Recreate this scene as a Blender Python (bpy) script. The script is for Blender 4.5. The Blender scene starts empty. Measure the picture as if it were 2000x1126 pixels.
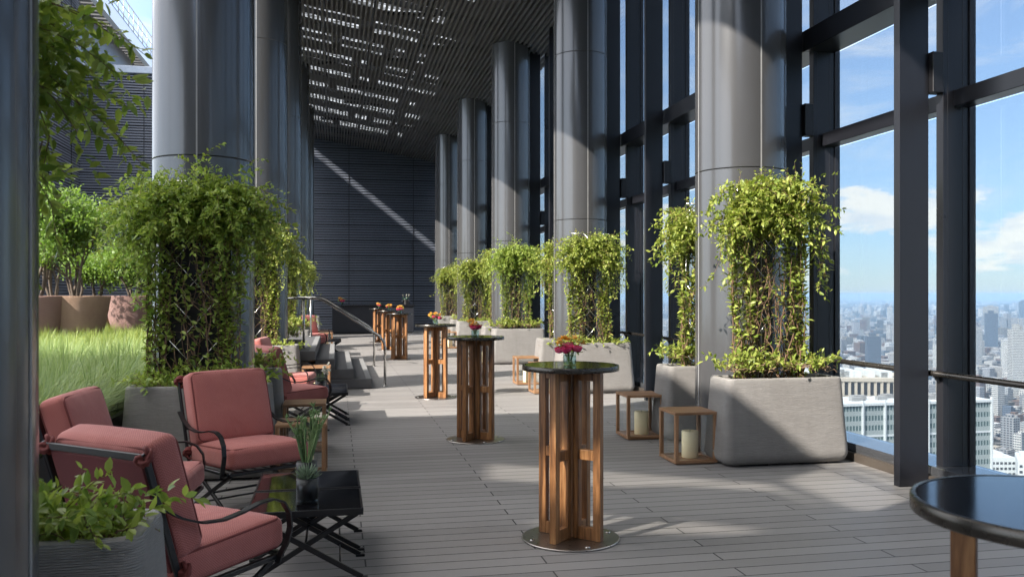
import bpy, math, random
import numpy as np
from mathutils import Vector, Matrix
R = math.radians
random.seed(7); rng = np.random.default_rng(7)
scene = bpy.context.scene
COL = scene.collection

# ------------------------------------------------------------------ helpers
class MB:
    """collects simple shapes and links them as ONE mesh object"""
    def __init__(s): s.V = []; s.F = []; s.M = []; s.S = []
    def add(s, vs, fs, mi=0, smooth=False):
        b = len(s.V); s.V += [tuple(v) for v in vs]
        for f in fs:
            s.F.append([b + i for i in f]); s.M.append(mi); s.S.append(smooth)
        return s
    def box(s, x0, x1, y0, y1, z0, z1, mi=0, rot=None, c=None):
        vs = [Vector((x, y, z)) for z in (z0, z1) for y in (y0, y1) for x in (x0, x1)]
        if rot is not None:
            o = Vector(c) if c is not None else Vector(((x0+x1)/2, (y0+y1)/2, (z0+z1)/2))
            vs = [rot @ (v - o) + o for v in vs]
        return s.add(vs, [(0,2,3,1),(4,5,7,6),(0,1,5,4),(2,6,7,3),(0,4,6,2),(1,3,7,5)], mi)
    def bar(s, a, b, w, h, mi=0, up=(0,0,1)):
        a = Vector(a); b = Vector(b); d = (b-a).normalized(); u = Vector(up)
        if abs(d.dot(u)) > .98: u = Vector((0,1,0))
        x = d.cross(u).normalized(); u = x.cross(d)
        vs = []
        for p in (a, b):
            for sx, sy in ((-1,-1),(1,-1),(1,1),(-1,1)): vs.append(p + x*(sx*w/2) + u*(sy*h/2))
        return s.add(vs, [(0,3,2,1),(4,5,6,7),(0,1,5,4),(1,2,6,5),(2,3,7,6),(3,0,4,7)], mi)
    def sweep(s, pts, prof, mi=0, closed=False, smooth=True, up=None):
        """sweep a closed 2D profile along a path (parallel transport)"""
        P = [Vector(p) for p in pts]; n = len(P); m = len(prof); T = []
        for i in range(n):
            if closed: t = P[(i+1) % n] - P[i-1]
            else: t = P[min(i+1, n-1)] - P[max(i-1, 0)]
            T.append(t.normalized() if t.length > 1e-9 else Vector((0,0,1)))
        u = Vector(up) if up else (Vector((0,0,1)) if abs(T[0].z) < .9 else Vector((1,0,0)))
        x = T[0].cross(u).normalized(); vs = []
        for i in range(n):
            if up:
                xx = T[i].cross(u)
                if xx.length > 1e-4: x = xx.normalized()
            else:
                x = (x - T[i]*x.dot(T[i]))
                x = x.normalized() if x.length > 1e-6 else T[i].orthogonal().normalized()
            y = x.cross(T[i])
            for (a, b) in prof: vs.append(P[i] + x*a + y*b)
        fs = []
        for i in range(n if closed else n-1):
            j = (i+1) % n
            for k in range(m):
                l = (k+1) % m
                fs.append((i*m+k, i*m+l, j*m+l, j*m+k))
        if not closed: fs += [tuple(range(m-1, -1, -1)), tuple((n-1)*m + k for k in range(m))]
        return s.add(vs, fs, mi, smooth)
    def tube(s, pts, r, n=8, mi=0, closed=False, smooth=True):
        return s.sweep(pts, [(r*math.cos(2*math.pi*k/n), r*math.sin(2*math.pi*k/n)) for k in range(n)], mi, closed, smooth)
    def taper(s, pts, rs, n=5, mi=0):
        P = [Vector(p) for p in pts]; b = len(s.V); x = None
        for i, p in enumerate(P):
            t = (P[min(i+1, len(P)-1)] - P[max(i-1, 0)]).normalized()
            x = t.orthogonal() if x is None else x - t*x.dot(t)
            x.normalize(); y = t.cross(x)
            for k in range(n):
                a = 2*math.pi*k/n
                s.V.append(tuple(p + (x*math.cos(a) + y*math.sin(a))*rs[i]))
        for i in range(len(P)-1):
            for k in range(n):
                l = (k+1) % n
                s.F.append([b+i*n+k, b+i*n+l, b+(i+1)*n+l, b+(i+1)*n+k]); s.M.append(mi); s.S.append(True)
        return s
    def lathe(s, prof, n=32, c=(0,0,0), mi=0, smooth=True, cap=True):
        vs = []; m = len(prof)
        for (r, z) in prof:
            for k in range(n):
                a = 2*math.pi*k/n
                vs.append((c[0]+r*math.cos(a), c[1]+r*math.sin(a), c[2]+z))
        fs = [(i*n+k, i*n+(k+1) % n, (i+1)*n+(k+1) % n, (i+1)*n+k) for i in range(m-1) for k in range(n)]
        s.add(vs, fs, mi, smooth)
        if cap:
            b = len(s.V) - len(vs)
            s.F.append([b+k for k in range(n-1, -1, -1)]); s.M.append(mi); s.S.append(False)
            s.F.append([b+(m-1)*n+k for k in range(n)]); s.M.append(mi); s.S.append(False)
        return s
    def build(s, name, mats, parent=None, bevel=0, seg=2, angle=None):
        me = bpy.data.meshes.new(name)
        me.from_pydata(s.V, [], s.F)
        mats = mats if isinstance(mats, (list, tuple)) else [mats]
        for m in mats: me.materials.append(m)
        me.polygons.foreach_set('material_index', s.M)
        me.polygons.foreach_set('use_smooth', s.S)
        me.update()
        return link(name, me, parent, bevel, seg)

def link(name, me, parent=None, bevel=0, seg=2):
    o = bpy.data.objects.new(name, me); COL.objects.link(o)
    if parent is not None: o.parent = parent
    if bevel:
        md = o.modifiers.new('bevel', 'BEVEL'); md.width = bevel; md.segments = seg; md.limit_method = 'ANGLE'; md.angle_limit = R(40)
        md.harden_normals = False
    return o

def mesh_np(name, V, T, mat, smooth=False, mi=None):
    """numpy triangles/quads to a mesh"""
    me = bpy.data.meshes.new(name); k = T.shape[1]
    me.vertices.add(len(V)); me.vertices.foreach_set('co', np.ascontiguousarray(V, np.float32).ravel())
    me.loops.add(T.size); me.loops.foreach_set('vertex_index', np.ascontiguousarray(T, np.int32).ravel())
    me.polygons.add(len(T)); me.polygons.foreach_set('loop_start', np.arange(0, T.size, k, dtype=np.int32))
    try: me.polygons.foreach_set('loop_total', np.full(len(T), k, np.int32))
    except Exception: pass
    for m in (mat if isinstance(mat, (list, tuple)) else [mat]): me.materials.append(m)
    if mi is not None: me.polygons.foreach_set('material_index', np.ascontiguousarray(mi, np.int32))
    me.polygons.foreach_set('use_smooth', np.full(len(T), smooth, bool))
    me.update(calc_edges=True); me.validate()
    return me

def tag(o, label=None, cat=None, group=None, kind=None):
    if label: o['label'] = label
    if cat: o['category'] = cat
    if group: o['group'] = group
    if kind: o['kind'] = kind
    return o

def empty(name, loc=(0,0,0), rz=0):
    o = bpy.data.objects.new(name, None); COL.objects.link(o)
    o.empty_display_size = .1; o.location = loc; o.rotation_euler = (0, 0, rz)
    return o

KIDS = {}
def kids(o): return [c for c in bpy.data.objects if c.parent == o]
def copy_tree(o, parent=None):
    c = o.copy(); COL.objects.link(c); c.parent = parent
    for ch in kids(o): copy_tree(ch, c)
    return c
def place(proto, first, loc, rz, label, group=None, scale=None):
    """first use moves the prototype itself, later uses copy the thing with its parts"""
    o = proto if first else copy_tree(proto)
    o.location = loc; o.rotation_euler = (0, 0, rz)
    if scale: o.scale = (scale,)*3 if not isinstance(scale, tuple) else scale
    o['label'] = label
    if group: o['group'] = group
    return o

# ------------------------------------------------------------------ camera model (pixels of the 2000 px photograph)
TH = math.atan(345/1700); F = 1700.; HY = 575.; EYE = 1.51
def at_depth(px, py, zc):
    xc = (px-1000)/F*zc
    return Vector((xc*math.cos(TH)+zc*math.sin(TH), -xc*math.sin(TH)+zc*math.cos(TH), EYE+(HY-py)/F*zc))

# ------------------------------------------------------------------ materials
def newmat(name):
    m = bpy.data.materials.new(name); m.use_nodes = True
    nt = m.node_tree; nt.nodes.clear()
    out = nt.nodes.new('ShaderNodeOutputMaterial')
    return m, nt, out
def N(nt, typ, **kw):
    n = nt.nodes.new(typ)
    for k, v in kw.items():
        if k.startswith('i_'):
            key = k[2:]
            key = int(key) if key.isdigit() else key.replace('_', ' ')
            n.inputs[key].default_value = v
        else: setattr(n, k, v)
    return n
def L(nt, a, ao, b, bi): nt.links.new(a.outputs[ao], b.inputs[bi])
def math_node(nt, op, a, b=None, clamp=False):
    n = nt.nodes.new('ShaderNodeMath'); n.operation = op; n.use_clamp = clamp
    for i, v in enumerate((a, b)):
        if v is None: continue
        if isinstance(v, (int, float)): n.inputs[i].default_value = v
        else: nt.links.new(v, n.inputs[i])
    return n.outputs[0]
def ramp(nt, fac, stops):
    r = nt.nodes.new('ShaderNodeValToRGB'); e = r.color_ramp.elements
    while len(e) > 1: e.remove(e[-1])
    e[0].position, e[0].color = stops[0][0], tuple(stops[0][1]) + (1,)
    for p, c in stops[1:]:
        x = e.new(p); x.color = tuple(c) + (1,)
    if fac is not None: nt.links.new(fac, r.inputs[0])
    return r.outputs[0]
def coords(nt, kind='Object', scale=(1,1,1), rot=(0,0,0)):
    t = nt.nodes.new('ShaderNodeTexCoord'); m = nt.nodes.new('ShaderNodeMapping')
    m.inputs['Scale'].default_value = scale; m.inputs['Rotation'].default_value = rot
    nt.links.new(t.outputs[kind], m.inputs[0]); return m.outputs[0]
def noise(nt, vec, scale=5, detail=4, rough=.55, dist=0):
    n = N(nt, 'ShaderNodeTexNoise', i_Scale=scale, i_Detail=detail, i_Roughness=rough, i_Distortion=dist)
    if vec is not None: nt.links.new(vec, n.inputs['Vector'])
    return n.outputs['Fac']
def bump(nt, h, strength=.3, dist=.01):
    b = N(nt, 'ShaderNodeBump', i_Strength=strength, i_Distance=dist); nt.links.new(h, b.inputs['Height']); return b.outputs[0]
def pbsdf(nt, out, color=None, rough=.5, metal=0, normal=None, spec=None, coat=0, **kw):
    p = nt.nodes.new('ShaderNodeBsdfPrincipled')
    if color is not None:
        if isinstance(color, tuple): p.inputs['Base Color'].default_value = tuple(color) + (1,)
        else: nt.links.new(color, p.inputs['Base Color'])
    if isinstance(rough, (int, float)): p.inputs['Roughness'].default_value = rough
    else: nt.links.new(rough, p.inputs['Roughness'])
    p.inputs['Metallic'].default_value = metal
    if spec is not None: p.inputs['Specular IOR Level'].default_value = spec
    if coat: p.inputs['Coat Weight'].default_value = coat
    if normal is not None: nt.links.new(normal, p.inputs['Normal'])
    for k, v in kw.items(): p.inputs[k.replace('_', ' ')].default_value = v
    if out is not None: nt.links.new(p.outputs[0], out.inputs[0])
    return p
def simple(name, color, rough=.5, metal=0, var=.12, scale=8, bmp=0, bscale=60, coat=0, spec=None):
    """painted surface with faint uneven tone and roughness"""
    m, nt, out = newmat(name); v = coords(nt)
    f = noise(nt, v, scale, 5)
    c = ramp(nt, f, [(.25, tuple(x*(1-var) for x in color)), (.75, tuple(min(1, x*(1+var)) for x in color))])
    rr = math_node(nt, 'ADD', math_node(nt, 'MULTIPLY', f, .16), max(.0, rough-.08))
    nrm = bump(nt, noise(nt, v, bscale, 3), bmp, .004) if bmp else None
    pbsdf(nt, out, c, rr, metal, nrm, spec, coat)
    return m

M = {}
# --- deck: boards along X, 0.14 m wide, joints every 2 m staggered by half
def mk_deck():
    m, nt, out = newmat('deck_boards'); v = coords(nt)
    mp = N(nt, 'ShaderNodeMapping'); mp.inputs['Location'].default_value = (-.166, 0, 0); nt.links.new(v, mp.inputs[0])
    b = N(nt, 'ShaderNodeTexBrick', offset=.5, offset_frequency=2, squash=1, squash_frequency=2)
    b.inputs['Color1'].default_value = (0,0,0,1); b.inputs['Color2'].default_value = (1,1,1,1); b.inputs['Mortar'].default_value = (.5,.5,.5,1)
    b.inputs['Scale'].default_value = 1; b.inputs['Mortar Size'].default_value = .0048; b.inputs['Mortar Smooth'].default_value = .1
    b.inputs['Brick Width'].default_value = 2.0; b.inputs['Row Height'].default_value = .14
    nt.links.new(mp.outputs[0], b.inputs['Vector'])
    gr = N(nt, 'ShaderNodeMapping'); gr.inputs['Scale'].default_value = (2.2, 60, 1); nt.links.new(v, gr.inputs[0])
    f1 = noise(nt, gr.outputs[0], 3, 5, .6); f2 = noise(nt, v, .9, 4)
    f3 = noise(nt, v, 90, 2)
    mixv = math_node(nt, 'ADD', math_node(nt, 'MULTIPLY', b.outputs['Color'], .30), math_node(nt, 'ADD', math_node(nt, 'MULTIPLY', f1, .26), math_node(nt, 'ADD', math_node(nt, 'MULTIPLY', f2, .3), math_node(nt, 'MULTIPLY', f3, .12))))
    c = ramp(nt, mixv, [(.28, (.203,.194,.188)), (.46, (.250,.239,.232)), (.74, (.300,.288,.279))])
    mx = N(nt, 'ShaderNodeMix', data_type='RGBA'); nt.links.new(b.outputs['Fac'], mx.inputs[0]); nt.links.new(c, mx.inputs[6]); mx.inputs[7].default_value = (.03,.029,.03,1)
    h = math_node(nt, 'SUBTRACT', math_node(nt, 'MULTIPLY', f1, .12), b.outputs['Fac'])
    pbsdf(nt, out, mx.outputs[2], math_node(nt, 'ADD', math_node(nt, 'MULTIPLY', f2, .18), .46), 0, bump(nt, h, .5, .004))
    return m
M['deck'] = mk_deck()
# --- column cladding: grey metallic paint, faint brushed streaks up the sheet
def mk_column():
    m, nt, out = newmat('column_metal'); v = coords(nt, scale=(26, 26, .12))
    f = noise(nt, v, 1.2, 3); g = noise(nt, coords(nt), .7, 4)
    c = ramp(nt, g, [(.3, (.084,.085,.088)), (.7, (.093,.094,.097))])
    pbsdf(nt, out, c, math_node(nt, 'ADD', math_node(nt, 'MULTIPLY', f, .015), .24), .35, None, spec=.5, coat=.4, Coat_Roughness=.12, Coat_IOR=1.6)
    return m
M['column'] = mk_column()
M['joint'] = simple('joint_seal', (.05,.05,.052), .6)
M['seam_light'] = simple('joint_light', (.26,.26,.26), .6)
M['dark'] = simple('dark_bronze_metal', (.017,.018,.023), .30, .2, .05, 1.2)
M['darker'] = simple('black_metal', (.012,.012,.014), .38, .2)
M['skirting'] = simple('bronze_skirting', (.09,.075,.062), .4, .3)
M['sill'] = simple('anodised_sill', (.22,.23,.25), .10, .8, .05)
M['steel'] = simple('stainless_steel', (.55,.54,.52), .2, 1, .06, 30)
M['brushed'] = simple('brushed_steel', (.42,.39,.36), .3, 1, .1, 40)
M['rim'] = simple('bronze_rim', (.075,.068,.060), .28, .8, .1, 20)
M['iron'] = simple('wrought_iron', (.010,.010,.012), .36, .1, .2, 20)
M['blackglass'] = simple('black_glass', (.004,.004,.005), .02, 0, .05, 3, spec=.75)
M['louver'] = simple('louver_paint', (.098,.110,.140), .42, .05, .1, 1.5)
M['slat'] = simple('ceiling_slat_paint', (.125,.125,.127), .45, .05, .15, 2)
M['bar'] = simple('dark_bar_front', (.018,.02,.027), .45)
M['whitebeam'] = simple('pale_steel_paint', (.55,.6,.68), .4)
M['soil'] = simple('soil', (.045,.032,.022), .95, 0, .5, 30, .9, 60)
M['candle'] = simple('ivory_wax', (.92,.81,.52), .45, 0, .03)
M['wick'] = simple('wick', (.02,.02,.02), .9)
M['tread'] = simple('stone_tread', (.085,.085,.09), .7, 0, .15, 6, .3, 120)
M['nosing'] = simple('stone_nosing', (.20,.2,.2), .7, 0, .15, 6, .4, 140)
M['bedwall'] = simple('bed_edging', (.03,.03,.034), .5)
def mk_concrete(name, c0, c1):
    m, nt, out = newmat(name); v = coords(nt)
    f = noise(nt, v, 2.2, 6, .6); g = noise(nt, coords(nt, scale=(7, 7, 60)), 1.6, 4, .6)
    w = N(nt, 'ShaderNodeTexWave', wave_type='BANDS', bands_direction='Z', i_Scale=40, i_Distortion=2.6, i_Detail=3, i_Detail_Scale=1.2)
    nt.links.new(coords(nt, scale=(.35,.35,1)), w.inputs['Vector'])
    st_ = noise(nt, coords(nt, scale=(9, 9, .7)), 1.0, 4, .6)
    mixv = math_node(nt, 'ADD', math_node(nt, 'MULTIPLY', f, .45), math_node(nt, 'ADD', math_node(nt, 'MULTIPLY', g, .3), math_node(nt, 'MULTIPLY', st_, .25)))
    c = ramp(nt, mixv, [(.36, c0), (.64, c1)])
    h = math_node(nt, 'ADD', math_node(nt, 'MULTIPLY', w.outputs['Fac'], .6), math_node(nt, 'MULTIPLY', g, .8))
    pbsdf(nt, out, c, .85, 0, bump(nt, h, .8, .010))
    return m
M['concrete'] = mk_concrete('combed_concrete', (.25,.238,.225), (.34,.325,.31))
M['terracotta'] = mk_concrete('ribbed_terracotta', (.28,.175,.12), (.38,.25,.175))
M['rosepot'] = mk_concrete('ribbed_rose_clay', (.25,.145,.125), (.32,.195,.17))
def mk_wood(name, dark, mid, light, axis='Z'):
    m, nt, out = newmat(name)
    sc = {'Z': (16, 16, 1.1), 'X': (1.1, 16, 16), 'Y': (16, 1.1, 16)}[axis]
    ob = N(nt, 'ShaderNodeObjectInfo'); v0 = coords(nt, scale=sc)
    ad = N(nt, 'ShaderNodeVectorMath', operation='ADD'); nt.links.new(v0, ad.inputs[0])
    rr = N(nt, 'ShaderNodeVectorMath', operation='SCALE'); rr.inputs[0].default_value = (9, 7, 5); nt.links.new(ob.outputs['Random'], rr.inputs['Scale']); nt.links.new(rr.outputs[0], ad.inputs[1])
    f = noise(nt, ad.outputs[0], 1.1, 3, .5, 1.4); g = noise(nt, ad.outputs[0], 7, 5, .65, .3)
    mixv = math_node(nt, 'ADD', math_node(nt, 'MULTIPLY', f, .65), math_node(nt, 'MULTIPLY', g, .35))
    c = ramp(nt, mixv, [(.36, dark), (.5, mid), (.66, light)])
    pbsdf(nt, out, c, math_node(nt, 'ADD', math_node(nt, 'MULTIPLY', g, .25), .32), 0, bump(nt, g, .25, .003))
    return m
M['wood'] = mk_wood('oiled_oak', (.070,.029,.010), (.23,.100,.034), (.43,.215,.085))
M['teak'] = mk_wood('teak', (.17,.085,.04), (.28,.15,.075), (.38,.22,.12))
M['teaktop'] = mk_wood('teak_board', (.17,.085,.04), (.28,.15,.075), (.38,.22,.12), 'X')
def mk_fabric():
    m, nt, out = newmat('rose_weave'); t = nt.nodes.new('ShaderNodeTexCoord')
    ch = N(nt, 'ShaderNodeTexChecker', i_Scale=165); nt.links.new(t.outputs['Object'], ch.inputs[0])
    f = noise(nt, t.outputs['Object'], 5, 4); n2 = noise(nt, t.outputs['Object'], 220, 2)
    k = math_node(nt, 'ADD', math_node(nt, 'MULTIPLY', ch.outputs['Fac'], .38), math_node(nt, 'ADD', math_node(nt, 'MULTIPLY', f, .4), math_node(nt, 'MULTIPLY', n2, .2)))
    c = ramp(nt, k, [(.25, (.32,.088,.075)), (.55, (.42,.135,.115)), (.85, (.52,.185,.158))])
    bw = N(nt, 'ShaderNodeBump', i_Strength=.35, i_Distance=.03); nt.links.new(noise(nt, t.outputs['Object'], 5.5, 3, .5, .6), bw.inputs['Height']); bb = N(nt, 'ShaderNodeBump', i_Strength=.5, i_Distance=.003); nt.links.new(k, bb.inputs['Height']); nt.links.new(bw.outputs[0], bb.inputs['Normal'])
    pbsdf(nt, out, c, .85, 0, bb.outputs[0], Sheen_Weight=.15)
    return m
M['fabric'] = mk_fabric()
M['piping'] = simple('rose_piping', (.17,.036,.032), .8)
M['backfabric'] = simple('dark_rose_backing', (.13,.028,.03), .85)
def mk_leaf(name, dark, light, trans=.35, dry=None):
    m, nt, out = newmat(name)
    g = N(nt, 'ShaderNodeNewGeometry'); st = [(0, dark), (.7, light)]
    st += [(.93, light), (1, dry)] if dry else []
    c = ramp(nt, g.outputs['Random Per Island'], st)
    p = pbsdf(nt, None, c, .42, 0, spec=.4)
    tr = N(nt, 'ShaderNodeBsdfTranslucent'); hs = N(nt, 'ShaderNodeHueSaturation', i_Saturation=1.1, i_Value=1.25); nt.links.new(c, hs.inputs['Color']); nt.links.new(hs.outputs[0], tr.inputs[0])
    mx = N(nt, 'ShaderNodeMixShader'); mx.inputs[0].default_value = trans
    nt.links.new(p.outputs[0], mx.inputs[1]); nt.links.new(tr.outputs[0], mx.inputs[2]); nt.links.new(mx.outputs[0], out.inputs[0])
    return m
M['leaf'] = mk_leaf('vine_leaf', (.16,.235,.038), (.38,.43,.10), .35, (.30,.24,.08))
M['leafdeep'] = mk_leaf('deep_vine_leaf', (.17,.27,.05), (.37,.45,.10), .35)
M['treeleaf'] = mk_leaf('tree_leaf', (.09,.17,.028), (.20,.30,.06), .4)
M['grass'] = mk_leaf('pale_grass', (.15,.24,.07), (.33,.41,.16), .35)
M['grassgreen'] = mk_leaf('green_grass', (.12,.19,.035), (.32,.38,.10), .35)
M['stem'] = simple('vine_stem', (.16,.095,.055), .8, 0, .4, 20)
M['trunk'] = simple('tree_bark', (.13,.10,.075), .9, 0, .4, 12)
M['straw'] = simple('dry_straw', (.27,.18,.11), .9, 0, .4, 20)
M['succulent'] = mk_leaf('succulent', (.10,.18,.08), (.22,.32,.13), .15)
M['aloe'] = mk_leaf('aloe', (.10,.15,.09), (.22,.29,.19), .1)
M['pink'] = mk_leaf('pink_petal', (.60,.04,.14), (.80,.14,.26), .25)
M['orange'] = mk_leaf('orange_petal', (.80,.36,.06), (.90,.66,.20), .25)
M['white_petal'] = mk_leaf('white_petal', (.6,.6,.52), (.8,.8,.74), .25)
def mk_glass(name, tint=(.93,.96,.97), refl=1.0, rough=0.0):
    m, nt, out = newmat(name)
    lw = N(nt, 'ShaderNodeLayerWeight'); sch = math_node(nt, 'ADD', math_node(nt, 'MULTIPLY', math_node(nt, 'POWER', lw.outputs['Facing'], 5), .9), .035); tr = N(nt, 'ShaderNodeBsdfTransparent'); tr.inputs[0].default_value = tint + (1,)
    gl = N(nt, 'ShaderNodeBsdfGlossy', i_Roughness=rough); gl.inputs[0].default_value = (.9,.95,1,1)
    mx = N(nt, 'ShaderNodeMixShader'); nt.links.new(math_node(nt, 'MULTIPLY', sch, refl, True), mx.inputs[0])
    nt.links.new(tr.outputs[0], mx.inputs[1]); nt.links.new(gl.outputs[0], mx.inputs[2]); nt.links.new(mx.outputs[0], out.inputs[0])
    return m
M['pane'] = mk_glass('window_glass', (.66,.685,.70), 1.0)
M['tinted'] = mk_glass('tinted_band_pane', (.50,.50,.49), .5)
M['vase'] = mk_glass('vase_glass', (.80,.88,.87), 1.6)
M['potglass'] = mk_glass('pot_glass', (.9,.92,.92), .7)
M['lglass'] = mk_glass('lantern_glass', (.985,.99,.985), 1.0)
def mk_glow_panel():  # translucent panel standing in for sunlit equipment above the slats
    m, nt, out = newmat('milky_glow_panel'); tr = N(nt, 'ShaderNodeBsdfTranslucent')
    c = ramp(nt, noise(nt, coords(nt, scale=(3, 6, 1)), 1.3, 5, .7), [(.36, (.06,.06,.06)), (.5, (.28,.29,.30)), (.66, (.62,.64,.66))]); nt.links.new(c, tr.inputs[0])
    nt.links.new(tr.outputs[0], out.inputs[0]); return m
M['glow_panel'] = mk_glow_panel()
def mk_facade(name, colors, glassc=(.05,.07,.09), fu=3.4, fv=3.6, rnd='island'):
    m, nt, out = newmat(name); g = N(nt, 'ShaderNodeNewGeometry')
    sp = N(nt, 'ShaderNodeSeparateXYZ'); nt.links.new(g.outputs['Position'], sp.inputs[0])
    sn = N(nt, 'ShaderNodeSeparateXYZ'); nt.links.new(g.outputs['Normal'], sn.inputs[0])
    u = math_node(nt, 'SUBTRACT', math_node(nt, 'MULTIPLY', sp.outputs[0], sn.outputs[1]), math_node(nt, 'MULTIPLY', sp.outputs[1], sn.outputs[0]))
    oi = N(nt, 'ShaderNodeObjectInfo')
    r = g.outputs['Random Per Island'] if rnd == 'island' else oi.outputs['Random']
    wu = math_node(nt, 'FRACT', math_node(nt, 'MULTIPLY', u, math_node(nt, 'DIVIDE', math_node(nt, 'ADD', math_node(nt, 'MULTIPLY', r, .8), .6), fu)))
    wv = math_node(nt, 'FRACT', math_node(nt, 'DIVIDE', sp.outputs[2], fv))
    win = math_node(nt, 'MULTIPLY', math_node(nt, 'GREATER_THAN', wu, .34), math_node(nt, 'GREATER_THAN', wv, .48))
    side = math_node(nt, 'LESS_THAN', math_node(nt, 'ABSOLUTE', sn.outputs[2]), .5)
    win = math_node(nt, 'MULTIPLY', win, side)
    n = len(colors); c = ramp(nt, r, [((i)/(n), colors[i]) for i in range(n)])
    for nd in nt.nodes:
        if nd.type == 'VALTORGB': nd.color_ramp.interpolation = 'CONSTANT'
    mx = N(nt, 'ShaderNodeMix', data_type='RGBA'); nt.links.new(win, mx.inputs[0]); nt.links.new(c, mx.inputs[6]); mx.inputs[7].default_value = glassc + (1,)
    pbsdf(nt, out, mx.outputs[2], math_node(nt, 'SUBTRACT', .8, math_node(nt, 'MULTIPLY', win, .6)))
    return m
M['city'] = mk_facade('city_facade', [(.44,.43,.42), (.30,.30,.31), (.55,.53,.50), (.22,.20,.18), (.38,.38,.40), (.18,.21,.25), (.48,.46,.44), (.32,.28,.25), (.60,.60,.60), (.17,.11,.09), (.4,.38,.36), (.10,.11,.13)])
def mk_cityground():
    m, nt, out = newmat('city_ground'); g = N(nt, 'ShaderNodeNewGeometry')
    f = noise(nt, g.outputs['Position'], .012, 8, .75); b = noise(nt, g.outputs['Position'], .00035, 5, .6)
    c = ramp(nt, f, [(.3, (.05,.055,.06)), (.5, (.12,.125,.13)), (.62, (.24,.24,.24)), (.8, (.34,.33,.32))])
    grn = ramp(nt, b, [(.54, (0,0,0)), (.6, (1,1,1))])
    mx = N(nt, 'ShaderNodeMix', data_type='RGBA'); nt.links.new(grn, mx.inputs[0]); nt.links.new(c, mx.inputs[6]); mx.inputs[7].default_value = (.035,.06,.03,1)
    pbsdf(nt, out, mx.outputs[2], .9); return m
M['cityground'] = mk_cityground()
EXPO = 1.75; FILL_VEIL = 1.18; CUM_OFF = 2.3
# ================================================================== THE TERRACE
ORD = ['nearest', 'second', 'third', 'fourth', 'fifth', 'sixth', 'seventh', 'eighth', 'ninth', 'tenth', 'eleventh', 'twelfth']
YW = 36.6                                          # end wall
def ceil_z(x): return 7.04 + .172*(4.23-x)

mb = MB(); mb.box(-1.8, 4.62, -6, YW+.4, -.3, 0)
tag(mb.build('deck_floor', M['deck']), kind='structure')
mb = MB(); mb.box(-9.7, -1.83, -1, YW-.1, -.3, .42)
tag(mb.build('garden_soil', M['soil']), kind='structure')
mb = MB(); mb.box(-1.83, -1.78, -1, 14.0, -.3, .50); mb.box(-1.83, -1.78, 18.7, YW-.1, -.3, .5)
o = mb.build('garden_edging', M['bedwall']); tag(o, 'low dark edging wall holding the grass bed beside the planters', 'edging wall', kind='thing')

# ---- columns: clad metal drums with panel seams
def column(x, y, top, label, group):
    root = empty('clad_column', (x, y, 0)); tag(root, label, 'column', group, 'thing')
    r = .435; mb = MB()
    zs = [0, 2.70, 5.35, top]
    for i in range(3):
        z0 = zs[i] + (.003 if i else 0); z1 = zs[i+1] - (.003 if i < 2 else 0)
        if z1 > z0:
            mb.lathe([(r, z0+.004), (r, z1-.004)], 96, cap=False); mb.lathe([(r-.004, z0), (r, z0+.004)], 96, cap=False); mb.lathe([(r, z1-.004), (r-.004, z1)], 96, cap=False)
    o = mb.build('cladding', M['column'], root)
    j = MB(); j.lathe([(r-.012, .01), (r-.012, top-.02)], 48); j.build('joint', M['joint'], root)
    s = MB()
    for a in (-90, 90, 0, 180):
        c, d = math.cos(R(a)), math.sin(R(a)); p = Vector((c, d, 0))*(r+.0003); q = Vector((-d, c, 0))
        s.bar(p + Vector((0,0,.01)), p + Vector((0,0,top-.01)), 0.013, .004, up=q.cross(Vector((0,0,1))))
    s.build('panel_seam', M['seam_light'], root)
    return root
gc = 'clad columns on the glass side'; gl_ = 'clad columns on the garden side'
RC = [(3.90, 7.94+5.7*k) for k in range(5)]
LC = [(-1.16, 2.30), (-1.16, 8.25)] + [(-1.16, 13.95+5.7*k) for k in range(4)]
rl = ['grey metal column beside the two lanterns, the widest on the glass side, lit low down',
      'grey metal column on the glass side, second from the camera, with a sunlit planter',
      'grey column on the glass side, third from the camera, round top meeting the slats',
      'grey metal column on the glass side, fourth from the camera, leafy screen at its foot',
      'slim distant grey column on the glass side, standing closest to the dark end wall']
for k, (x, y) in enumerate(RC): column(x, y, ceil_z(x)+.03, rl[k], gc)
ll = ['blurred dark blue column cut off by the left edge of the photo', 'wide shaded grey column rising behind the screen of vines and the rose armchair',
      'pale sunlit column rising right behind the wide shaded one on the garden side', 'bluish column on the garden side just beyond the stair platform',
      'narrow column on the garden side, mostly hidden, second closest to the end wall', 'sliver of column on the garden side closest to the dark end wall']
for k, (x, y) in enumerate(LC): column(x, y, ceil_z(x)+.05, ll[k], gl_)

# ---- slatted ceiling
root = empty('slatted_ceiling', (0, 0, 0)); tag(root, 'dark sloping ceiling of narrow metal slats over the deck', 'ceiling', kind='thing')
mb = MB(); x = -1.36
while x < 4.9:
    z = ceil_z(x); mb.box(x, x+.046, -5, YW-.02, z, z+.085); x += .105
mb.build('slats', M['slat'], root)
y = -4.05
for i in range(60):
    if y > YW-.3: break
    mb = MB(); mb.bar((-1.34, y, ceil_z(-1.34)+.20), (4.9, y, ceil_z(4.9)+.20), .06, .12); mb.build('cross_beam', M['slat'], root)
    y += 1.9
mb = MB(); mk = MB()
rr = random.Random(4); y = -5.0; row = 0
while y < YW:
    x = -1.36
    while x < 4.9:
        w = .28; lit = (row % 2 == 0) and x < 2.9 and rr.random() < (.92 if x < 2.1 else .55)
        if lit and rr.random() < .25: w *= .5
        (mk if lit else mb).bar((x, y+.475, ceil_z(x)+.62), (x+w, y+.475, ceil_z(x+w)+.62), .95, .012, up=(0,0,1))
        x += w
    y += .95; row += 1
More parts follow.
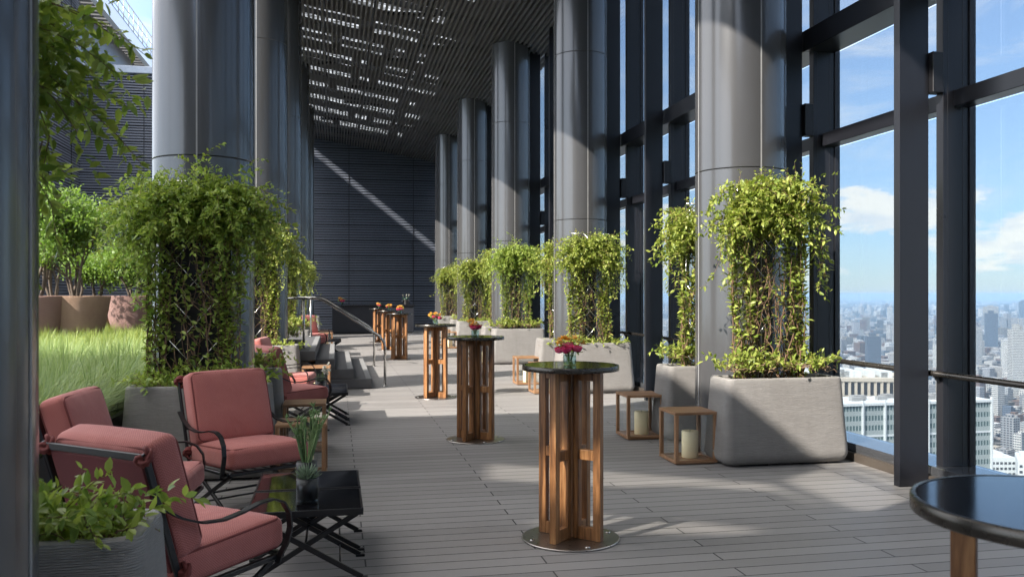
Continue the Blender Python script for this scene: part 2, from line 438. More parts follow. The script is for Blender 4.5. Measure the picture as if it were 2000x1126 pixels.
mb.build('roof_sheet', M['slat'], root); mk.build('added_light_panel', M['glow_panel'], root)  # milky panels added above the slats to glow in bright rows
mb = MB()
for k in range(16):                                  # bars and tubes added over the slats to break up the glow
    yy = 10 + k*1.7 + rr.random(); xx = rr.uniform(-.8, 2.2); mb.bar((xx, yy, ceil_z(xx)+.4), (xx+rr.uniform(.5, 1.6), yy+rr.uniform(-.6,.6), ceil_z(xx)+.33), .12, .08)
for xx in (-.3, .9, 2.1): mb.tube([(xx, 4, ceil_z(xx)+.42), (xx, YW-.5, ceil_z(xx)+.42)], .05, 8)
mb.build('glow_breakers', M['darker'], root)
mb = MB(); z = ceil_z(-1.4); mb.box(-1.46, -1.38, -5, YW+.3, z, z+.75); mb.build('roof_fascia', M['slat'], root)

# ---- louvred end wall
def louver_wall(name, a, b, z0, z1, label, pitch=.105):
    root = empty(name, (0,0,0)); tag(root, label, 'louvre wall', kind='thing')
    a = Vector((a[0], a[1], 0)); b = Vector((b[0], b[1], 0)); d = (b-a).normalized(); n = Vector((d.y, -d.x, 0))   # n faces the viewer
    mb = MB(); z = z0; i = 0
    while z < z1:
        p = a + Vector((0,0,z)); q = b + Vector((0,0,z)); big = .018 if i % 6 == 5 else 0
        vs = [p + n*.055, q + n*.055, q + n*(.02) + Vector((0,0,pitch-.030-big)), p + n*(.02) + Vector((0,0,pitch-.030-big)),
              p + n*.03, q + n*.03, q - n*.01 + Vector((0,0,pitch-.030-big)), p - n*.01 + Vector((0,0,pitch-.030-big))]
        mb.add(vs, [(0,1,2,3), (5,4,7,6), (0,4,5,1), (3,2,6,7), (0,3,7,4), (1,5,6,2)]); z += pitch; i += 1
    mb.build('louvers', M['louver'], root)
    k = MB(); k.bar(a - n*.06 + Vector((0,0,(z0+z1)/2)), b - n*.06 + Vector((0,0,(z0+z1)/2)), .04, z1-z0); k.build('backing', M['darker'], root)
    s = MB(); Lg = (b-a).length; t = 2.65
    while t < Lg:
        p = a + d*t + n*.048; s.bar(p + Vector((0,0,z0)), p + Vector((0,0,z1)), .022, .03, up=tuple(n)); t += 2.65
    s.build('vertical_joint', M['darker'], root)
    return root
louver_wall('louver_wall', (-10.05, YW), (4.9, YW), 0, 10.2, 'dark blue louvred wall closing the far end of the terrace')
louver_wall('side_louver_wall', (-9.8, 27.5), (-9.8, YW-.06), 0, 13.62, 'dark louvred side wall behind the garden trees, meeting the end wall')
mb = MB(); mb.box(-9.9, -1.5, YW-.1, YW+.35, 10.22, 10.5)
tag(mb.build('wall_coping', M['whitebeam'], bevel=.02), 'pale coping strip on top of the louvred end wall', 'coping', kind='thing')
# sloping plant-room roof behind the wall with its pale beam and guard rail
root = empty('plant_room_roof', (0,0,0)); tag(root, 'dark roof edge high above the garden with pale blue beam and guard rail', 'roof edge', kind='thing')
mb = MB()
for i in range(26): mb.box(-16.5, -9.55, YW+.6+i*.5, YW+.6+i*.5+.3, 13.2, 13.32)
mb.build('soffit', M['slat'], root)
mb = MB(); mb.box(-9.5, -9.27, YW-9.2, YW+14, 13.15, 13.75); mb.build('edge_beam', M['whitebeam'], root)
mb = MB(); mb.box(-9.72, -9.32, YW-9.2, YW+14, 13.752, 13.88); mb.build('gutter', M['dark'], root)
mb = MB()
for h in (14.3, 14.7, 15.1): mb.tube([(-9.5, YW-9, h), (-9.5, YW+14, h)], .025, 6)
for i in range(24): mb.tube([(-9.5, YW-9+i, 13.88), (-9.5, YW-9+i, 15.1)], .022, 6)
mb.build('guard_rail', M['brushed'], root)
mb = MB(); mb.box(-16.5, -10.0, YW+.5, YW+14, 10.5, 13.18); mb.build('plant_room', M['darker'], root)
# added unseen canopy behind and left of the camera: its edges throw the shade that fills the near deck,
# tinted openings cut to the deck bands stand in for sun reflected off the glass
def floor_pt(px, py):
    z = F*EYE/(py-HY); return at_depth(px, py, z)
CZ = 8.40; SH = Vector((-CZ/.786, -CZ*.55/.786, 0))
def lightshape(pix): return [floor_pt(a, b).xy.to_3d() + SH for a, b in pix]
holes = [lightshape(p) for p in (
    [(940,903),(1200,922),(1501,944),(1518,952),(1632,996),(1600,994),(1505,962),(1320,951),(1200,954),(936,938)],
    [(1522,941),(1545,932),(1640,906),(1745,934),(1792,960),(1793,1008),(1655,998),(1640,992)],
    [(1150,1004),(1300,1012),(1521,1039),(1400,1046),(1150,1046),(1010,1022)])]
from mathutils.geometry import delaunay_2d_cdt
outer = [Vector(p) for p in ((-14, -14, 0), (-5.2, -14, 0), (-5.2, -.6, 0), (-6.5, -.6, 0), (-6.5, 4.93, 0), (-14, 4.93, 0))]
def inside(p, ring):
    c = False
    for a, b in zip(ring, ring[1:]+ring[:1]):
        if (a.y > p.y) != (b.y > p.y) and p.x < (b.x-a.x)*(p.y-a.y)/(b.y-a.y)+a.x: c = not c
    return c
pv, pe = [], []
for ring in [outer]+holes:
    b = len(pv); n = len(ring); pv += [v.xy for v in ring]; pe += [(b+k, b+(k+1) % n) for k in range(n)]
ov, oe, of, *_r = delaunay_2d_cdt(pv, pe, [], 0, 1e-5)
flat = [v.to_3d() for v in ov]; cen = lambda t: sum((flat[q] for q in t), Vector())/len(t)
tri = [t for t in of if inside(cen(t), outer) and not any(inside(cen(t), h) for h in holes)]
rc = empty('shade_canopy', (0,0,0)); tag(rc, kind='structure')
mb = MB(); mb.add([v + Vector((0,0,CZ)) for v in flat], tri); mb.add([v + Vector((0,0,CZ+.06)) for v in flat], tri)
b = 0
for ring in [outer]+holes:
    n = len(ring); mb.add([v + Vector((0,0,CZ)) for v in ring] + [v + Vector((0,0,CZ+.06)) for v in ring], [(k, (k+1) % n, n+(k+1) % n, n+k) for k in range(n)])
mb.build('shade_slab', M['louver'], rc)
mb = MB()
for h in holes: mb.add([v + Vector((0,0,CZ+.03)) for v in h], [tuple(range(len(h)))])
mb.build('added_light_panel', M['tinted'], rc)
mb = MB()
for y in (-12, -4, 4): mb.box(-13.9, -13.7, y, y+.2, -.3, CZ-.002)
mb.build('canopy_prop', M['dark'], rc)
mb = MB(); mb.box(-13.6, 5.0, -8.3, -8.0, -.3, CZ-.01); mb.build('rear_wall', M['louver'], rc)  # unseen end wall, added to darken the reflections in the columns

# ---- glass wall
YB = [6.09 + 1.9*n for n in range(-6, 17)]
root = empty('glass_wall', (0,0,0)); tag(root, 'tall dark-framed glass wall looking out over the city', 'glass wall', kind='thing')
for i, y in enumerate(YB):
    mb = MB(); mb.box(4.70, 4.95, y-.035, y+.045, .151, 7.1); mb.box(4.93, 4.985, y-.05, y+.06, .151, 7.1); mb.box(4.872, 4.880, y-.038, y-.034, .16, 7.0); mb.box(4.74, 4.746, y-.037, y-.034, .16, 7.0); mb.build('mullion', M['dark'], root, bevel=.004, seg=1)
    if i == len(YB)-1: continue
    y1 = YB[i+1]; a, b = y+.047, y1-.037
    mb = MB(); mb.box(4.62, 4.952, y+.001, y1-.001, 3.95, 4.16); mb.build('upper_transom', M['dark'], root, bevel=.004, seg=1)
    mb = MB(); mb.box(4.79, 4.948, a, b, 2.995, 3.125); mb.build('lower_transom', M['dark'], root, bevel=.004, seg=1)
    for z0, z1 in ((.152, 2.993), (3.127, 3.948), (4.162, 7.05)):
        mb = MB(); mb.box(4.962, 4.974, a+.004, b-.016, z0, z1); mb.build('glass_pane', M['pane'], root)
mb = MB(); mb.box(4.64, 5.02, -6, YW, -.05, .15); mb.build('sill', M['sill'], root, bevel=.006, seg=1)
mb = MB(); mb.box(4.60, 4.637, -6, YW, -.02, .075); mb.build('skirting', M['skirting'], root)
# posts standing inside the glass
gp = 'steel posts inside the glass wall'
plab = ['tall flat steel post between the round black table and the big near planter',
        'flat steel post directly behind the widest glass-side column', 'flat steel post hidden just beyond the widest glass-side column',
        'flat steel post to the left of the widest glass-side column, by the far lantern', 'flat steel post right beside the second glass-side column']
for n in range(-1, 16):
    y = 6.09 + 1.9*n; r_ = empty('steel_post', (0,0,0))
    lab = plab[n] if 0 <= n < 5 else ('flat steel post beside the round black table at the edge of the frame' if n < 0 else 'flat steel post in the far glass wall, number %d from the near planter' % (n+1))
    tag(r_, lab, 'post', gp, 'thing')
    mb = MB(); mb.box(4.34, 4.598, y, y+.075, 0, 7.05); mb.build('post', M['dark'], r_, bevel=.005, seg=2)
    mb = MB(); mb.box(4.60, 4.698, y-.05, y+.05, 3.10, 3.42); mb.build('bracket', M['darker'], r_, bevel=.004, seg=1)
# handrail inside the glass
root = empty('glass_handrail', (0,0,0)); tag(root, 'round bronze handrail running along the glass wall at waist height', 'handrail')
mb = MB(); mb.tube([(4.655, -5, .885), (4.655, YW-.2, .885)], .024, 12); mb.build('rail', M['rim'], root)
for y in YB[1:]:
    mb = MB(); mb.bar((4.665, y+.01, .865), (4.74, y+.01, .77), .03, .02); mb.build('rail_bracket', M['darker'], root)

# ---- stair up to the garden level
root = empty('garden_stair', (0,0,0)); tag(root, 'short flight of four dark stone steps up to the garden level', 'steps', kind='thing')
ys0, ys1 = 14.15, 18.7
for k in range(3):
    xr = .585 - .295*k; z = .16*(k+1); mb = MB()
    mb.box(-.32+.295*0 if k == 0 else -.32, xr, ys0+.02*k, ys1-.02*k, z-.158, z); st = mb.build('step', M['tread'], root, bevel=.012)
    mb = MB(); mb.box(xr-.10, xr-.012, ys0+.02*k+.02, ys1-.02*k-.02, z, z+.004); mb.build('nosing', M['nosing'], st)
mb = MB(); mb.box(-1.78, -.30, ys0-.45, ys1+.05, .50, .64); mb.box(-1.78, -.42, ys0-.2, ys1, .0, .498); pl = mb.build('platform', M['tread'], root, bevel=.008)
mb = MB(); mb.box(-.40, -.312, ys0-.4, ys1, .64, .644); mb.build('nosing', M['nosing'], pl)
# the platform joins the deck's level boards further up
def stair_rail(y, label):
    root = empty('stair_rail', (0,0,0)); tag(root, label, 'stair rail', 'stair rails')
    def arc(p, c, q, n=6):
        p, c, q = Vector(p), Vector(c), Vector(q); return [((1-t)**2)*p + 2*t*(1-t)*c + t*t*q for t in [i/n for i in range(n+1)]]
    pts = [(-.75, y, 1.45)] + arc((-.36, y, 1.45), (-.24, y, 1.45), (-.14, y, 1.385), 5) + arc((.66, y, .86), (.80, y, .77), (.80, y, .62), 8) + [(.80, y, .008)]
    mb = MB(); mb.tube(pts, .021, 12); mb.build('handrail', M['steel'], root)
    mb = MB(); mb.tube([(-.5, y, .642), (-.5, y, 1.43)], .019, 12); mb.build('upright', M['steel'], root)
    mb = MB(); mb.lathe([(.045, 0), (.045, .008), (.03, .012)], 20, (.80, y, .002)); mb.lathe([(.045, 0), (.045, .008), (.03, .012)], 20, (-.5, y, .645)); mb.build('foot_plate', M['steel'], root)
stair_rail(14.45, 'polished steel stair rail at the end of the steps towards the coffee tables')
stair_rail(18.55, 'polished steel stair rail at the end of the steps towards the dark bar')

# ---- bar counter at the far end
root = empty('bar_counter', (0,0,0)); tag(root, 'long black bar counter in front of the louvred end wall', 'bar counter')
mb = MB(); mb.box(-.12, 3.0, 34.0, 34.7, .06, 1.06); mb.build('front_panel', M['bar'], root, bevel=.01)
mb = MB(); mb.box(-.16, 3.04, 33.95, 34.75, 1.062, 1.11); mb.build('counter_top', M['darker'], root, bevel=.006)
mb = MB(); mb.box(-.08, 2.96, 34.05, 34.65, 0, .058); mb.build('plinth', M['darker'], root)
# ================================================================== FURNITURE
def rounded_rect(w, d, r, n=6):
    pts = []
    for cx, cy, a0 in ((w/2-r, d/2-r, 0), (-w/2+r, d/2-r, 90), (-w/2+r, -d/2+r, 180), (w/2-r, -d/2+r, 270)):
        for i in range(n+1):
            a = R(a0 + 90*i/n); pts.append((cx + r*math.cos(a), cy + r*math.sin(a)))
    return pts
def loft(mb, rings, smooth=True, cap0=True, cap1=True, mi=0):
    m = len(rings[0]); vs = [p for r_ in rings for p in r_]
    fs = [(i*m+k, i*m+(k+1) % m, (i+1)*m+(k+1) % m, (i+1)*m+k) for i in range(len(rings)-1) for k in range(m)]
    mb.add(vs, fs, mi, smooth); b = len(mb.V) - len(vs)
    if cap0: mb.F.append([b+k for k in range(m-1, -1, -1)]); mb.M.append(mi); mb.S.append(False)
    if cap1: mb.F.append([b+(len(rings)-1)*m+k for k in range(m)]); mb.M.append(mi); mb.S.append(False)

# ---- planter: tapered concrete trough, wider at the foot, with soil
def make_planter():
    root = empty('planter'); tag(root, 'x', 'planter')
    W, D, H = 1.12, .42, .77; mb = MB(); rings = []
    for z, off, rad in ((.012, -.03, .05), (.02, .0, .07), (.045, .03, .08), (.085, .045, .085), (.12, .046, .085), (.45, .02, .075), (.74, .001, .07), (.76, -.003, .068), (.77, -.012, .062), (.77, -.045, .04), (.758, -.052, .036), (.66, -.056, .036)):
        rings.append([(x, y, z) for x, y in rounded_rect(W+2*off, D+2*off, rad)])
    loft(mb, rings, cap1=False); mb.build('body', M['concrete'], root)
    mb = MB(); n = 14; vs = []; fs = []
    for j in range(7):
        for i in range(n+1):
            x = (i/n-.5)*(W-.11); y = (j/6-.5)*(D-.11); vs.append((x, y, .71 + .035*math.sin(i*1.7+j) * math.cos(j*2.1+i*.4) + .02*(1-abs(i/n-.5)*2)))
    for j in range(6):
        for i in range(n): fs.append((j*(n+1)+i, j*(n+1)+i+1, (j+1)*(n+1)+i+1, (j+1)*(n+1)+i))
    mb.add(vs, fs, 0, True); mb.build('soil', M['soil'], root)
    for a in (-.42, .16): mb = MB(); mb.box(a, a+.26, -.17, .17, 0, .0125); mb.build('foot', M['darker'], root)
    return root

# ---- foliage
LEAF_V = np.array([(0,0,0), (-.21,.28,.05), (.21,.28,.05), (-.19,.62,.03), (.19,.62,.03), (0,1,-.10), (0,.31,-.03), (0,.66,-.03)], float)
LEAF_T = np.array([(0,2,6), (0,6,1), (6,2,4), (6,4,7), (1,6,7), (1,7,3), (7,4,5), (3,7,5)])
SIMPLE_V = np.array([(0,0,0), (-.24,.45,.05), (.24,.45,.05), (0,1,-.06)], float)
SIMPLE_T = np.array([(0,2,1), (1,2,3)])
def leaves(pos, dirs, size, rg, simple_=False, droop=.35, width=1.0):
    """one small folded leaf per point, growing along dirs with random roll"""
    n = len(pos); d = dirs + rg.normal(0, .35, (n, 3)); d[:, 2] -= droop*rg.random(n); d /= np.linalg.norm(d, axis=1)[:, None]
    up = np.tile([0, 0, 1.], (n, 1)) + rg.normal(0, .45, (n, 3)); x = np.cross(d, up); x /= np.linalg.norm(x, axis=1)[:, None]; z = np.cross(x, d)
    V0, T0 = (SIMPLE_V, SIMPLE_T) if simple_ else (LEAF_V, LEAF_T)
    s = np.asarray(size)*rg.uniform(.55, 1.15, n)
    V = pos[:, None, :] + s[:, None, None]*(V0[None, :, 0:1]*width*x[:, None, :] + V0[None, :, 1:2]*d[:, None, :] + V0[None, :, 2:3]*z[:, None, :])
    T = T0[None] + (np.arange(n)*len(V0))[:, None, None]
    return V.reshape(-1, 3), T.reshape(-1, 3)
def catm(P, n):
    """resample a polyline smoothly"""
    P = np.asarray(P, float); t = np.linspace(0, len(P)-1, n); i = np.minimum(t.astype(int), len(P)-2); f = (t-i)[:, None]; f = f*f*(3-2*f)*.4 + f*.6
    return P[i]*(1-f) + P[i+1]*f

def make_vine(seed, dens=1.0, leafmat='leaf', crown=1.0, dry=1.0, LOW=.3, WIDE=.9):
    """a climber grown up a wire screen: bare twisted stems below, a tumbling head on top, ground cover at the foot"""
    rg = np.random.default_rng(seed); root = empty('climbing_vine'); tag(root, 'x', 'vine')
    pos, dr, sz = [], [], []; stems = MB()
    Wd = .31; TOP = 2.42; yt = .10
    def strand(path, r0, step, prob, size, side=True, keep=True):
        L_ = float(np.sum(np.linalg.norm(np.diff(path, axis=0), axis=1))); n = max(2, int(L_/step)); q = catm(path, n)
        tg = np.gradient(q, axis=0); tg /= (np.linalg.norm(tg, axis=1)[:, None]+1e-9)
        pr = prob(q) if callable(prob) else np.full(n, prob)
        on = rg.random(n) < pr
        for k in np.nonzero(on)[0]:
            s_ = rg.normal(0, 1, 3); s_ -= tg[k]*s_.dot(tg[k]); s_ /= np.linalg.norm(s_)+1e-9
            pos.append(q[k]); dr.append(s_*.85 + tg[k]*.45 + np.array([0, -.18, .05])); sz.append(size)
        if keep: 
            pp = catm(path, max(4, int(L_/.09))); stems.taper(pp, np.linspace(r0, r0*.45, len(pp)), 4)
    # climbing stems
    for k in range(int(40*dry)):
        edge = rg.random() < .6; x0 = (rg.choice([-1, 1])*rg.uniform(.19, Wd)) if edge else rg.uniform(-Wd, Wd)
        P = []; x = x0; top = rg.uniform(1.5, TOP); nz = 12
        for i in range(nz):
            z = .72 + (top-.72)*i/(nz-1); x += rg.normal(0, .035); x = max(-Wd-.03, min(Wd+.03, x)); P.append((x, yt + rg.normal(-.02, .025), z))
        pf = lambda q, e=edge: np.clip(LOW + .6*((q[:, 2]-1.0)/1.1), .10, .95)*np.where(np.abs(q[:, 0]) > .15, 1.15, .45)*dens
        strand(np.array(P), rg.uniform(.0035, .0075), .016, pf, .066)
    for k in range(int(16*dry)):                          # slack dry runners
        a = np.array((rg.uniform(-Wd, Wd), yt-.03, rg.uniform(.8, 1.7))); b = np.array((rg.uniform(-Wd, Wd), yt-.05, rg.uniform(1.1, 2.2)))
        mid = (a+b)/2 + rg.normal(0, .08, 3); strand(np.array([a, (a+mid)/2+rg.normal(0,.03,3), mid, (b+mid)/2+rg.normal(0,.03,3), b]), .003, .03, .22*dens, .055)
    # head: shoots arching up, out and down
    for k in range(int(430*crown)):
        x = rg.uniform(-Wd*1.02, Wd*1.02); z = rg.uniform(1.98, TOP); a = rg.uniform(-math.pi, 0) if rg.random() < .72 else rg.uniform(0, math.pi)
        p = np.array((x, yt + rg.normal(0, .03), z)); out = np.array((math.cos(a)*1.0 + x*1.6, math.sin(a)*.72, 0.)); ln = rg.uniform(.15, .52)*WIDE
        lift = rg.uniform(.15, .9); P = [p]; v = out*.7 + np.array((0, 0, lift)); v = v/np.linalg.norm(v)
        for i in range(6):
            v = v + np.array((0, 0, -.27*rg.uniform(.5, 1.4))) + rg.normal(0, .10, 3); v = v/np.linalg.norm(v); p = p + v*ln/6; 
            if p[1] > .22: p[1] = .22
            P.append(p)
        strand(np.array(P), .0028, .0135, .95*dens, .053, keep=(k % 3 == 0))
    for k in range(18):                                    # thin whips standing out of the head
        p = np.array((rg.uniform(-Wd, Wd), yt-.03, TOP-.02)); v = np.array((rg.normal(0, .35), rg.normal(-.1, .25), 1.)); P = [p]
        for i in range(5): v = v/np.linalg.norm(v); p = p + v*rg.uniform(.03, .055); v = v + rg.normal(0, .25, 3); P.append(p)
        strand(np.array(P), .002, .02, .8, .04)
    for k in range(int(22*crown)):                                    # curtains hanging down both sides and the front
        s_ = rg.choice([-1, 1]); p = np.array((s_*rg.uniform(.20, .50), yt-rg.uniform(.02, .15), rg.uniform(1.9, 2.15))); P = [p]
        for i in range(6): p = p + np.array((rg.normal(0, .03), rg.normal(0, .02), -rg.uniform(.03, .11))); P.append(p)
        strand(np.array(P), .0025, .017, .85*dens, .055)
    V, T = leaves(np.array(pos), np.array(dr), np.array(sz), rg)
    link('foliage', mesh_np('foliage', V, T, M[leafmat], True), root)
    stems.build('stems', M['stem'], root)
    return root
def make_cover(seed, n=85, leafmat='leaf', tall=1.0):
    """low leafy cover and dry straw spilling over a planter"""
    rg = np.random.default_rng(seed); root = empty('ground_cover_plant'); tag(root, 'x', 'plant'); pos, dr, sz = [], [], []; st = MB()
    for k in range(n):
        x = rg.uniform(-.52, .52); y = rg.uniform(-.16, .14); p = np.array((x, y, .72)); a = rg.uniform(0, 2*math.pi); v = np.array((math.cos(a)*.6 + x*.5, math.sin(a)*.6-.12, 1.)); P = [p]; ln = rg.uniform(.10, .30)*tall
        for i in range(6):
            v = v/np.linalg.norm(v); p = p + v*ln/6; v = v + np.array((0, 0, -.22)) + rg.normal(0, .13, 3); P.append(p)
        q = catm(P, max(3, int(ln/.02))); tg = np.gradient(q, axis=0); tg /= np.linalg.norm(tg, axis=1)[:, None]+1e-9
        for i in range(1, len(q)):
            for s_ in range(2):
                if rg.random() < .72:
                    w = rg.normal(0, 1, 3); w /= np.linalg.norm(w); pos.append(q[i]); dr.append(w*.8 + tg[i]*.6 + np.array((0, 0, .15))); sz.append(.06)
        if k % 2 == 0: st.taper(P, np.linspace(.0028, .0014, len(P)), 4)
    V, T = leaves(np.array(pos), np.array(dr), np.array(sz), rg); link('foliage', mesh_np('foliage', V, T, M[leafmat], True), root)
    st.build('stems', M['stem'], root)
    s2 = MB()
    for k in range(150):
        p = np.array((rg.uniform(-.5, .5), rg.uniform(-.16, .15), rg.uniform(.725, .78))); a = rg.uniform(0, 2*math.pi); ln = rg.uniform(.05, .15); P = [p]
        for i in range(4): p = p + np.array((math.cos(a), math.sin(a)*.6, rg.normal(0, .35)))*ln/4; a += rg.normal(0, .5); p[2] = max(.71, p[2]); p[1] = max(-.17, min(.17, p[1])); P.append(p)
        s2.taper(P, [.0035, .003, .003, .0025, .002], 4)
    s2.build('dry_straw', M['straw'], root)
    return root
def make_trellis(panel=True):
    root = empty('wire_trellis'); tag(root, 'x', 'trellis'); mb = MB(); W = .31; z0, z1 = .70, 2.46
    for x in (-W, W): mb.tube([(x, .10, z0), (x, .10, z1)], .007, 6)
    mb.tube([(-W, .10, z1), (W, .10, z1)], .007, 6); mb.build('frame', M['steel'], root)
    if panel: mb = MB(); mb.box(-W+.02, W-.02, .135, .15, z0, z1-.04); mb.build('back_panel', M['darker'], root)
    w = MB(); s = .36
    for k in range(-3, 7):
        for sg in (1, -1):
            # diagonal line z = zc + sg*x, clipped to the frame
            zc = z0 + k*s + .2; a, b = -W, W
            za, zb = zc + sg*a*1.15, zc + sg*b*1.15
            pa, pb = np.array((a, .10 + .004*sg, za)), np.array((b, .10 + .004*sg, zb)); d = pb-pa
            t0, t1 = 0., 1.
            ta, tb = (z0-za)/d[2], (z1-za)/d[2]; lo, hi = min(ta, tb), max(ta, tb); t0, t1 = max(t0, lo), min(t1, hi)
            if t1-t0 > .02: w.tube([pa+d*t0, pa+d*t1], .0055, 6)
    w.build('wires', M['steel'], root)
    return root

# ---- rose armchair on crossed iron legs
def cushion(W, D, H, rc=.036, bulge=.020, n=10):
    """boxed cushion: rounded edges and slightly crowned faces; also its two piping loops"""
    mb = MB(); r = rc
    def shape(p):
        q = [max(-s/2+r, min(s/2-r, c)) for c, s in zip(p, (W, D, H))]; dv = Vector(p)-Vector(q)
        if dv.length > 1e-9: dv = dv.normalized()*r
        v = Vector(q)+dv
        u, w = min(1, abs(v.x)/(W/2)), min(1, abs(v.y)/(D/2)); v.z += (1 if v.z > 0 else -1)*bulge*(1-u**4)*(1-w**4)*min(1, abs(v.z)/(H/2))
        v.y += (1 if v.y > 0 else -1)*bulge*.5*(1-u**4)*(abs(v.y)/(D/2))**6; return v
    def lin(s): 
        e = [-s/2, -s/2+r*.3, -s/2+r*.7, -s/2+r]; m = [(-s/2+r)+(s-2*r)*i/n for i in range(1, n)]; return e + m + [-x for x in e[::-1]]
    lx, ly = lin(W), lin(D); lz = [-H/2, -H/2+r*.3, -H/2+r*.7, -H/2+min(r, H/2)] + [0] + [H/2-min(r, H/2), H/2-r*.7, H/2-r*.3, H/2]
    for (A, B, f) in ((lx, ly, lambda a, b: (a, b, H/2)), (lx, ly, lambda a, b: (a, b, -H/2)), (lx, lz, lambda a, b: (a, -D/2, b)), (lx, lz, lambda a, b: (a, D/2, b)), (ly, lz, lambda a, b: (-W/2, a, b)), (ly, lz, lambda a, b: (W/2, a, b))):
        vs = [shape(f(a, b)) for b in B for a in A]; m = len(A)
        mb.add(vs, [(j*m+i, j*m+i+1, (j+1)*m+i+1, (j+1)*m+i) for j in range(len(B)-1) for i in range(m-1)], 0, True)
    pp = MB()
    for s in (1, -1):
        loop = []
        for (x, y) in rounded_rect(W-.028, D-.028, .04, 5):
            u, w = min(1, abs(x)/(W/2)), min(1, abs(y)/(D/2)); loop.append((x, y, s*(H/2-.0075 + bulge*(1-u**4)*(1-w**4)*.5)))
        # straight runs need points too
        dense = []
        for i in range(len(loop)):
            a, b = Vector(loop[i]), Vector(loop[(i+1) % len(loop)]); k = max(1, int((b-a).length/.06))
            dense += [a + (b-a)*j/k for j in range(k)]
        dense = [shape2(v, W, D, H, bulge) for v in dense]
        pp.tube(dense, .0065, 6, closed=True)
    return mb, pp
def shape2(v, W, D, H, bulge):
    return v
def fix(o, loc, rot): o.location = loc; o.rotation_euler = rot; return o
def weld(o):
    import bmesh
    b = bmesh.new(); b.from_mesh(o.data); bmesh.ops.remove_doubles(b, verts=b.verts, dist=1e-4); bmesh.ops.recalc_face_normals(b, faces=b.faces)
    b.to_mesh(o.data); b.free(); return o
def make_chair():
    root = empty('armchair'); tag(root, 'x', 'armchair')
    a, b = cushion(.60, .60, .135); s = weld(a.build('seat_cushion', M['fabric'], root)); fix(s, (0, -.02, .412), (R(-2.5), 0, 0)); b.build('piping', M['piping'], s)
    a, b = cushion(.60, .51, .14); k = weld(a.build('back_cushion', M['fabric'], root)); fix(k, (0, .285, .70), (R(-107), 0, 0)); b.build('piping', M['piping'], k)
    k['label'] = 'thick rose back cushion with darker piping'
    mb = MB(); z = .325
    for p, q in (((-.30,-.30,z), (.30,-.30,z)), ((-.30,.29,z-.01), (.30,.29,z-.01)), ((-.30,-.30,z), (-.30,.29,z-.01)), ((.30,-.30,z), (.30,.29,z-.01))): mb.bar(p, q, .028, .022)
    for i in range(7): x = -.225+.075*i; mb.bar((x, -.29, z+.004), (x, .28, z-.006), .022, .006)
    mb.build('seat_frame', M['iron'], root, bevel=.003, seg=1)
    mb = MB()
    for s in (-1, 1): mb.bar((s*.305, .27, .315), (s*.305, .452, .905), .03, .014, up=(1,0,0))
    mb.bar((-.305, .449, .885), (.305, .449, .885), .014, .03); mb.bar((-.305, .352, .56), (.305, .352, .56), .012, .02)
    mb.build('back_frame', M['iron'], root, bevel=.003, seg=1)
    mb = MB(); mb.bar((0, .30, .40), (0, .44, .865), .555, .014, up=(0,-.95,.3)); mb.build('backing', M['backfabric'], root, bevel=.005)
    for s in (-1, 1):
        P = catm([(s*.325, .385, .68), (s*.332, .30, .625), (s*.335, .20, .585), (s*.337, .09, .572), (s*.337, -.02, .582), (s*.337, -.12, .60), (s*.337, -.20, .60), (s*.337, -.262, .575), (s*.337, -.30, .52), (s*.337, -.31, .45), (s*.335, -.29, .385), (s*.325, -.255, .33), (s*.322, -.245, .30)], 40)
        mb = MB(); mb.sweep([tuple(p) for p in P], [(-.015, -.0045), (.015, -.0045), (.015, .0045), (-.015, .0045)], smooth=False, up=(s*1.0, 0, 0) if False else None)
        mb.build('arm', M['iron'], root)
    for s in (-1, 1):
        mb = MB(); mb.bar((s*.275, -.285, .315), (s*.275, .30, .012), .016, .026, up=(0,0,1)); mb.bar((s*.275, .28, .305), (s*.275, -.30, .012), .016, .026)
        mb.box(s*.275-.014, s*.275+.014, .28, .33, 0, .016); mb.box(s*.275-.014, s*.275+.014, -.33, -.28, 0, .016)
        mb.build('leg', M['iron'], root, bevel=.002, seg=1)
    mb = MB(); mb.tube([(-.275, -.005, .162), (.275, -.005, .162)], .008, 8); mb.tube([(-.275, .2, .06), (.275, .2, .06)], .007, 8); mb.tube([(-.275, -.2, .06), (.275, -.2, .06)], .007, 8); mb.build('stretcher', M['iron'], root)
    for (x, y, z_) in ((-.30, .445, .885), (.30, .445, .885), (-.315, .275, .40), (.315, .275, .40)):
        mb = MB()
        for t in range(5):
            aa = t*1.3; c = Vector((x+.012*math.cos(aa), y+.012*math.sin(aa), z_+.01*(t-2)))
            mb.tube([c + Vector((.02*math.cos(q*math.pi/4), .014*math.sin(q*math.pi/4+aa), .018*math.sin(q*math.pi/4))) for q in range(8)], .010, 6, closed=True)
        mb.build('tie', M['piping'], root)
    return root

